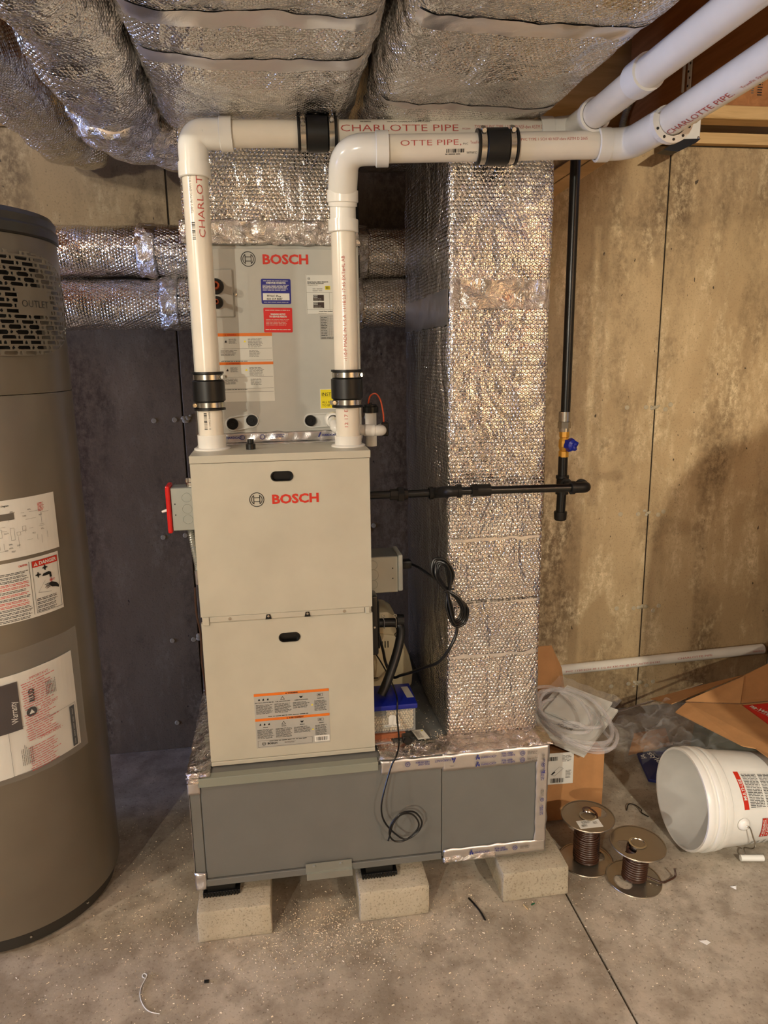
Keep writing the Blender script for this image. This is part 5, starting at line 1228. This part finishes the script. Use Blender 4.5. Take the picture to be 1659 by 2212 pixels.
# clear tubing coil
tb = thing('tubing_coil', 'loose coil of clear vinyl tubing heaped on the cardboard box', 'tubing', (1.16, .30, .30))
rn = random.Random(11)
for k, (cx, cy, cz, rx, ry, tx, ty) in enumerate([(1.165, .315, .318, .115, .20, -.10, .10), (1.160, .300, .335, .118, .19, -.16, .04), (1.150, .33, .342, .105, .17, -.05, .12), (1.158, .28, .312, .122, .215, -.22, .0), (1.150, .27, .322, .12, .205, -.18, .06), (1.11, .33, .362, .10, .15, .0, .15), (1.12, .30, .352, .085, .16, -.1, .2)]):
    P = []
    for q in range(40):
        a_ = 2*pi*q/40; x = rx*cos(a_); y = ry*sin(a_); w2 = .006*sin(3*a_+k)
        P.append(V((cx+x*.95+y*.12, cy+y*.95-x*.12, cz+tx*x*.5+ty*y*.5*-1+.02*sin(a_+k)+w2-.03*max(0, cos(a_))**2*(k % 3))))
    obj('tubing_loop', tube(NB(), P, .0058, 12, closed=True), TUBE, tb, smooth=True)

# wire spools
def spool(loc, h, label, seed, rr, hr, sticker_=False, tail=None, rot=0, lean=(0, 0)):
    t = thing('wire_spool', label, 'wire spool', loc, 'spools of brown cable'); c = V(loc); r = .0785
    up = V((lean[0], lean[1], 1)).normalized(); M = axis_M(c, up, (cos(rot), sin(rot), 0))
    def flange(z, flip):
        # steel disc with rolled rim and one big oval window beside the hub
        bm = NB(); n = 64; z_ = z
        hx, hy, ha, hb = .040, 0, .024, .030
        outer = [V((r*cos(2*pi*k/n), r*sin(2*pi*k/n), z_)) for k in range(n)]
        inner = [V((hx+ha*cos(2*pi*k/n), hy+hb*sin(2*pi*k/n), z_)) for k in range(n)]
        # connect each window point to rim along its own angle about the window centre
        oo = []
        for k in range(n):
            dx, dy = cos(2*pi*k/n), sin(2*pi*k/n); bq = hx*dx+hy*dy; cc = hx*hx+hy*hy-r*r; tt_ = -bq+sqrt(bq*bq-cc); oo.append(V((hx+tt_*dx, hy+tt_*dy, z_)))
        for zz in (z_-.0006, z_+.0006):
            a1 = [bm.verts.new((p.x, p.y, zz)) for p in oo]; b1_ = [bm.verts.new((p.x, p.y, zz)) for p in inner]
            for k in range(n): bm.faces.new((a1[k], a1[(k+1) % n], b1_[(k+1) % n], b1_[k]))
        lathe(bm, [(r-.003, z_-.0015), (r, z_-.0022), (r+.0012, z_), (r, z_+.0022), (r-.003, z_+.0015)], 64)
        bmesh.ops.transform(bm, matrix=M, verts=bm.verts); return obj('flange', bm, TIN, t, smooth=True)
    f0 = flange(.003, 0); f1 = flange(h, 1)
    obj('hub', LT([(.008, 0), (.009, .004), (.020, .006), (.0215, .014), (.0215, h-.008), (.0235, h+.001), (.0255, h+.0025), (.020, h+.003), (.0155, h-.004), (.0095, h-.005), (.0085, h-.012)], 32, M), STEEL, t, smooth=True)
    bm = LT([(0, h-.0125), (.0083, h-.0125)], 20, M); obj('arbor_hole', bm, DARK, t)
    P = []; rn = random.Random(seed); turns = int((h-.02)/.0062); zz = .008
    for q in range(turns*18):
        a_ = 2*pi*q/18; f = q/(turns*18); P.append(M @ V(((hr+.0015*nz((q*.05, seed, 0), 1)+rr*(1-f)*.35)*cos(a_), (hr+rr*(1-f)*.35)*sin(a_), .009+(h-.020)*f)))
    obj('cable_windings', T(P, .0034, 8), WIREB, t, smooth=True)
    P = [];
    for q in range(int(turns*.6)*18):
        a_ = 2*pi*q/18; f = q/(turns*.6*18); P.append(M @ V(((hr+.006+.002*nz((q*.04, seed, 3), 1))*cos(-a_), (hr+.006)*sin(-a_), .010+(h*.60)*f)))
    obj('cable_windings', T(P, .0034, 8), WIREB, t, smooth=True)
    if tail: obj('cable_tail', T(cr(tail, 8), .0028, 8), WIREB, t, smooth=True)
    if sticker_:
        mp = plane_map(M @ V((-.062, -.035, h+.0008)), M.to_3x3() @ V((.93, -.35, 0)), M.to_3x3() @ V((.35, .93, 0)))
        s = obj('paper_sticker', sheet(mp, 0, 0, .070, .036, .0006), PAPER, f1); 
        bm2 = None
    return t, M
t_, M_ = spool((1.088, .018, 0), .152, 'taller spool of brown thermostat cable with a paper sticker on its top disc', 3, .004, .030, True, [(1.09, .035, .150), (1.085, .045, .160), (1.10, .042, .163), (1.115, .02, .157), (1.11, .0, .150)], R(20))
spool((1.192, -.083, 0), .122, 'shorter spool of brown thermostat cable standing in front beside the bucket', 5, .001, .027, False, [(1.205, -.07, .012), (1.23, -.09, .010), (1.262, -.115, .006), (1.285, -.11, .004), (1.31, -.105, .012), (1.312, -.095, .03)], R(195), (.03, -.03))
mpx = plane_map(M_ @ V((-.062, -.035, .1545)), M_.to_3x3() @ V((.93, -.35, 0)), M_.to_3x3() @ V((.35, .93, 0)))
a = Art(mpx, .0008); a.lines(.012, .018, .03, .012, 4, INKG); a.bars(.006, .004, .018, .010, INKG, 3); a.lines(.046, .012, .014, .012, 4, INKG)
a.build('sticker_print', t_)

# bucket
bk = thing('plastic_bucket', 'large white plastic bucket lying on its side with warning labels and a wire handle', 'bucket', (1.43, -.02, 0))
bc = V((1.405, .045, .1575)); bax = V((.9975, -.02, -.062)).normalized(); Mb = axis_M(bc, bax, (0, 0, 1))
r0 = .1515
pr = [(r0-.006, 0), (r0, 0), (r0+.002, .004), (r0+.0015, .020), (r0-.003, .022), (r0-.003, .030), (r0+.003, .032), (r0+.004, .036), (r0+.003, .048), (r0-.003, .050), (r0-.003, .058), (r0+.001, .060), (r0+.0015, .066), (r0-.001, .078), (r0-.006, .082), (r0-.026, .355), (r0-.028, .36), (0, .36), (0, .356), (r0-.031, .356), (r0-.009, .06)]
pr = [(a_, b_) for a_, b_ in pr]+[(r0-.006, 0)]
obj('shell', LT(pr, 96, Mb), WHITEB, bk, smooth=True)
def bmap(u, v, d):   # u along the axis from the mouth, v around (metres at r0); 0 = facing viewer (-Y), positive up
    rr = r0-.006-.0707*(u-.082)+d; a_ = v/.14
    return bc+bax*u+(V((0, -1, 0))*cos(a_)+V((0, 0, 1))*sin(a_))*rr
s = obj('warning_panel', sheet(bmap, .118, .045, .335, .155, .0005, 4, 20), PAPER, bk)
a = Art(bmap, .0009)
a.rect(.118, .046, .134, .154, BRED); a.text('MULTI-USE', .1315, .072, .010, PAPER, .02, rot=pi/2, lay=2, fit=.058)
for k in range(3): a.lines(.140+.055*k, .05, .050, .098, 22, INK, fill=.42, rag=.05)
a.build('panel_print', s, step=[(1, .006)])
a = Art(bmap, .0006)
a.frame(.176, -.052, .262, .018, .0006, INK); a.rect(.177, -.051, .190, .017, BRED); a.rect(.192, -.051, .205, .017, BRED); a.rect(.1905, -.051, .1915, .017, PAPER, 2)
a.text('WARNING', .1875, -.040, .0085, PAPER, .02, rot=pi/2, lay=2, fit=.052); a.text('AVISO', .2025, -.034, .0085, PAPER, .02, rot=pi/2, lay=2, fit=.034)
a.tri(.183, -.0455, .0035, PAPER, 2); a.tri(.1985, -.040, .0035, PAPER, 2)
a.ring(.236, -.017, .024, .0262, BRED, 3, 36)
a.poly([(.222, -.004), (.228, -.012), (.238, -.004), (.246, .004), (.242, .008), (.234, .000), (.228, .004)], INK, 1); a.disc(.226, -.024, .006, INK, 1); a.poly([(.224, -.030), (.238, -.022), (.250, -.026), (.248, -.032), (.236, -.030)], INK, 1); a.frame(.232, -.036, .252, -.018, .0006, INKG, 1)
a.poly([(.2175, -.036), (.2545, .001), (.2530, .0025), (.216, -.0345)], BRED, 4)
for k in range(8): a.lines(.17+.02*k, -.105, .034, .008, 2, INK, rot=pi/2, fill=.4)
a.build('printed_warning', bk, step=[(1, .006)])
ear = bmap(.112, .006, .003)
obj('handle_ear', LT([(0, .010), (.010, .010), (.016, .006), (.019, 0), (0, 0)], 24, axis_M(ear, V((0, -1, .04)))), WHITEB, bk, smooth=True)
hp = [ear+V((0, -.009, 0)), ear+V((.01, -.014, -.004)), bmap(.140, -.03, .016), bmap(.165, -.07, .014), bmap(.180, -.115, .012), bmap(.178, -.15, .010), V((1.566, -.055, .022)), V((1.560, -.0685, .0125))]
obj('wire_handle', T(cr(hp, 8), .0021, 8), STEEL, bk, smooth=True)
obj('handle_grip', T([(1.545, -.066, .0125), (1.612, -.078, .0125)], .0095, 16), WHITEB, bk, smooth=True)

# big open carton on the right
b2 = thing('open_carton', 'large open cardboard carton with spread flaps against the right wall', 'box', (2.0, .1, 0))
bx0, bx1, by0, by1, bh = 1.780, 2.30, -.22, .33, .298
obj('left_side', B(bx0, bx0+.005, by0, by1, .002, bh), CARD, b2); obj('back_side', B(bx0+.0055, bx1, by1-.005, by1, .002, bh), CARD, b2)
obj('front_side', B(bx0+.0055, bx1, by0, by0+.005, .002, bh), CARD, b2); obj('right_side', B(bx1-.005, bx1, by0+.0055, by1-.0055, .002, bh), CARD, b2)
obj('flap', prism(NB(), [(bx0, by1-.01, bh+.001), (bx0, by0, bh+.001), (1.66, by0+.05, .300), (1.652, .055, .295), (1.625, .08, .292), (1.545, .335, .285), (1.60, .362, .302)], (0, 0, 1), .004), CARD, b2, 'left flap folded outwards')
obj('flap', prism(NB(), [(bx0+.005, by1, bh+.001), (1.86, .425, .352), (1.60, .368, .305)], (.1, -.3, 1), .004), CARD, b2)
obj('flap', prism(NB(), [(bx0+.01, by1, bh+.002), (bx1, by1, bh+.002), (bx1-.02, .50, .47), (1.86, .43, .352)], (0, 1, -.3), .004), CARDD, b2, 'rear flap standing up')
obj('flap', prism(NB(), [(1.58, .42, .27), (1.87, .445, .345), (1.80, .50, .30), (1.60, .60, .20)], (0, .1, 1), .003), CARD, b2) 
rw = thing('red_carton', 'red carton of wrap lying inside the open cardboard carton', 'carton', (1.9, .2, .19))
obj('carton', bev(B(1.782, 2.20, .04, .322, .16, .297), .002, 1), REDL, rw)
a = Art(plane_map((1.790, .290, .2976), (.30, -.954, 0), (.954, .30, 0)), .0006); a.text('na-Wrap', -.012, .020, .022, PAPER, .03, fit=.085); a.rect(.0, .014, .20, .0155, CREAM); a.build('lettering', rw)
# grey sheet carton, purple piece, plastic bag, blue packet, kraft flap, rod, wall pipe
gs = thing('grey_carton', 'flat pale grey carton with a line drawing of a pipe, leaning behind the bucket', 'carton', (1.85, .35, 0))
gm_ = plane_map((1.555, .335, .02), (.92, -.20, .10), (.12, .80, .36))
obj('board', prism(NB(), [(1.60, .33, .03), (1.70, .12, .12), (1.772, .06, .16), (1.772, .30, .22), (1.70, .45, .18)], (-.3, .1, .9), .006), plain('grey_board', (.56, .57, .52), .6), gs)
a = Art(plane_map((1.66, .24, .158), (.75, -.62, .12), (.45, .62, .38)), .006); a.ring(.0, .0, .018, .0205, INK, n=24, a0=R(90), a1=R(270)); a.ring(.02, 0, .012, .0135, INK, n=24); a.poly([(0, .019), (.07, .022), (.07, .0205), (0, .0175)], INK); a.poly([(0, -.019), (.07, -.022), (.07, -.0205), (0, -.0175)], INK); a.build('line_drawing', gs)
pp = tag(obj('purple_packet', bev(prism(NB(), [(1.70, -.02, .14), (1.765, .02, .18), (1.765, -.20, .18), (1.70, -.16, .14)], (-.4, 0, 1), .02), .004, 1), PURPLE), 'dark purple packet between the bucket and the open carton', 'packet')
def crumpled(poly_c, ex, ey, w, h, amp, seed, n=36):
    bm = NB(); g = []
    for j in range(n+1):
        row = []
        for i in range(n+1):
            u, v = i/n, j/n; e = 1-.22*abs(nz((u*4, v*4, seed), 1)); x = (u-.5)*w*(e+.25*nz((v*3, seed, 0), 1)); y = (v-.5)*h*e
            p = V(poly_c)+V(ex)*x+V(ey)*y; nn = V(ex).cross(V(ey)).normalized(); d = amp*(nz((u*5, v*5, seed), 1)+.6*nz((u*11, v*11, seed+1), 1)+.35*abs(nz((u*22, v*22, seed+2), 1)))
            row.append(bm.verts.new(p+nn*d))
        g.append(row)
    for j in range(n):
        for i in range(n): bm.faces.new((g[j][i], g[j][i+1], g[j+1][i+1], g[j+1][i]))
    return bm
tag(obj('plastic_bag', crumpled((1.60, .36, .22), (.80, -.35, .33), (.35, .75, .25), .33, .34, .045, 3), POLY, smooth=2), 'crumpled clear plastic bag draped over the left flap of the open carton', 'plastic bag')
tag(obj('plastic_bag', crumpled((1.60, .60, .055), (1, 0, .1), (0, .8, .2), .30, .26, .03, 8), POLY, smooth=2), 'second clear plastic bag, on the floor behind the bucket', 'plastic bag')
tag(obj('kraft_sheet', prism(NB(), [(1.49, .54, .006), (1.68, .57, .010), (1.72, .68, .02), (1.58, .67, .016)], (0, -.1, 1), .004), CARD), 'piece of brown cardboard on the floor between the boxes', 'cardboard')
bl = thing('blue_packet', 'dark blue printed packet on the floor left of the bucket mouth', 'packet', (1.52, .40, 0))
obj('packet_body', bev(prism(NB(), [(1.478, .365, .004), (1.60, .30, .004), (1.66, .50, .03), (1.515, .525, .012)], (0, 0, 1), .012), .003, 1), plain('deep_blue_print', (.05, .10, .34), .4), bl)
a = Art(plane_map((1.535, .485, .042), (.03, -.16, -.012), (.16, .03, .02)), .0012)
a.text('style', 0, .0, .022, PAPER, .01, sx=1.1); a.text('by', .0, -.03, .018, PAPER, .01); a.build('lettering', bl)
tag(obj('metal_rod', T([(1.50, .83, .006), (1.83, .62, .235)], .0048, 10), STEEL), 'thin metal rod leaning from the floor onto the open carton', 'rod')
wp = thing('loose_plastic_pipe', 'long white plastic pipe resting against the back wall low down', 'pipe', (1.8, .88, .2))
Q0, Q1 = V((1.345, .8855, .214)), V((2.275, .8855, .238)); obj('pipe', T([Q0, Q1], .0215, 28), PVC, wp, smooth=True)
obj('pipe_bore', LT([(0, 0), (.0185, 0)], 20, axis_M(Q0-V((.0006, 0, 0)), (-1, 0, 0))), DARK, wp)
qd = (Q1-Q0).normalized()
a = Art(pipe_map(Q0, Q1, .0215, 0), .0005)
a.text('CHARLOTTE PIPE', .52, .001, .008, INKP, -.005, fit=.16, rot=pi*0); a.text('PVC 1120 SCH 40 1 1/2 IN 330 PSI @ 23C ASTM D1785', .02, -.003, .007, INKP, 0, fit=.42); a.text('2000 01:54', .87, -.003, .007, INKP, 0, fit=.05); a.build('pipe_lettering', wp, step=[(1, .003)])

# ------------------------------------------------------------------ scraps on the floor
def scrap(name, lab, cat, bm, mat): return tag(obj(name, bm, mat, smooth=True), lab, cat)
scrap('wire_offcut', 'short curved black wire offcut on the floor in front of the blocks', 'wire', T(cr([(.694, -.078, .003), (.704, -.105, .003), (.712, -.132, .003), (.717, -.165, .003)], 6), .0026, 8), BLK)
scrap('white_thread', 'thin white thread with a loop lying on the floor at lower left', 'thread', T(cr([(-.176, -.207, .002), (-.183, -.200, .002), (-.180, -.193, .003), (-.172, -.200, .003), (-.176, -.215, .002), (-.181, -.235, .002), (-.178, -.262, .002), (-.165, -.290, .002), (-.148, -.308, .002), (-.124, -.318, .002)], 6), .0012, 6), PAPER)
scrap('dark_chip', 'small black chip on the floor below the left block', 'chip', bev(B(-.028, -.016, -.247, -.238, .0005, .004), .001, 1), BLK)
scrap('pale_chip', 'pale paper scrap on the floor at the lower right', 'scrap', prism(NB(), [(1.25, -.328, .001), (1.268, -.332, .004), (1.276, -.338, .001), (1.262, -.344, .001)], (0, 0, 1), .001), PAPER)
scrap('green_scrap', 'tiny green plastic scrap in front of the right block', 'scrap', T([(.861, -.132, .002), (.871, -.128, .003)], .002, 6), plain('green_plastic', (.05, .35, .22), .4))
scrap('wood_sliver', 'tiny pale wood sliver beside the green scrap', 'scrap', T([(.839, -.128, .002), (.845, -.146, .002)], .0018, 6), plain('pale_wood', (.80, .70, .52), .7))
scrap('paper_scrap', 'small white paper scrap under the bucket handle', 'scrap', prism(NB(), [(1.450, -.160, .001), (1.462, -.166, .006), (1.470, -.160, .002), (1.460, -.174, .001)], (0, 0, 1), .001), PAPER)
scrap('brown_wire_offcut', 'bent dark wire offcut between the spools and the bucket', 'wire', T(cr([(1.325, .225, .004), (1.345, .250, .008), (1.365, .245, .006), (1.372, .215, .008), (1.368, .205, .004), (1.380, .180, .004)], 5), .0018, 6), BLK)
bm = NB(); rn = random.Random(21)
def flake(x, y, z, s):
    a_ = rn.uniform(0, 2*pi); l = s*rn.uniform(.6, 2.0); w2 = s*rn.uniform(.25, .5); u = V((cos(a_), sin(a_), 0)); v = V((-sin(a_), cos(a_), rn.uniform(-.4, .4))); c = V((x, y, z+.0012))
    q = [bm.verts.new(c-u*l-v*w2), bm.verts.new(c+u*l-v*w2), bm.verts.new(c+u*l*.8+v*w2+V((0, 0, .0015))), bm.verts.new(c-u*l*.8+v*w2+V((0, 0, .001)))]
    bm.faces.new(q)
def inblk(x, y): return any(bx-.004 < x < bx+.198 and -.118 < y < .29 for bx in (-.053, .379, .785))
for k in range(7000):
    m_ = rn.random()
    if m_ < .45: x, y = rn.gauss(.33, .16), rn.gauss(-.13, .07)
    elif m_ < .75: x, y = rn.uniform(-.5, 1.25), rn.uniform(-.45, .0)
    elif m_ < .92: x, y = rn.gauss(-.2, .12), rn.gauss(.1, .22)
    else: x, y = rn.uniform(.8, 2.2), rn.uniform(-.3, .7)
    if inblk(x, y) or (x+.6)**2+(y-.2)**2 < .275**2 or y > .88: continue
    flake(x, y, 0, .0010 if rn.random() < .9 else .0021)
tag(obj('wood_shavings', bm, plain('shaving_wood', (.93, .87, .76), .7)), 'fine pale wood shavings and metal filings scattered over the concrete floor', 'shavings', kind='stuff')
bm = NB()
for k in range(500): flake(rn.uniform(.45, .65), rn.uniform(-.04, .5) if rn.random() < .5 else rn.gauss(.03, .03), .4465, .001)
tag(obj('metal_filings', bm, plain('shaving_wood', (.86, .76, .58), .7)), 'fine filings scattered on top of the base plenum', 'filings', kind='stuff')
bm = NB()
for k in range(40): flake(rn.uniform(.27, .36), Y0-.012, .131, .0012)
bm.free()

# ------------------------------------------------------------------ unseen tank-shaped blocker, added to cast the rounded shadow on the back wall
pk = thing('shadow_blocker', 'tall dome topped grey tank shape near the right wall, added out of view to cast a rounded shadow', 'tank', (1.955, -.9, 0))
M = at((1.955, -.9, 0))
obj('blocker_skirt', LT([(0, 0), (.235, 0), (.235, .10), (0, .10)], 48, M), HEATD, pk, smooth=True)
obj('tank_shell', LT([(0, .101), (.25, .101), (.28, .16), (.285, .25), (.285, 1.30), (.275, 1.42), (.24, 1.53), (.17, 1.61), (.08, 1.65), (0, 1.658)], 64, M), plain('blocker_grey_blue', (.42, .46, .50), .4), pk, smooth=True)
obj('blocker_valve', LT([(0, 1.659), (.02, 1.659), (.02, 1.68), (.008, 1.682), (.008, 1.70), (0, 1.70)], 16, M), STEEL, pk, smooth=True)
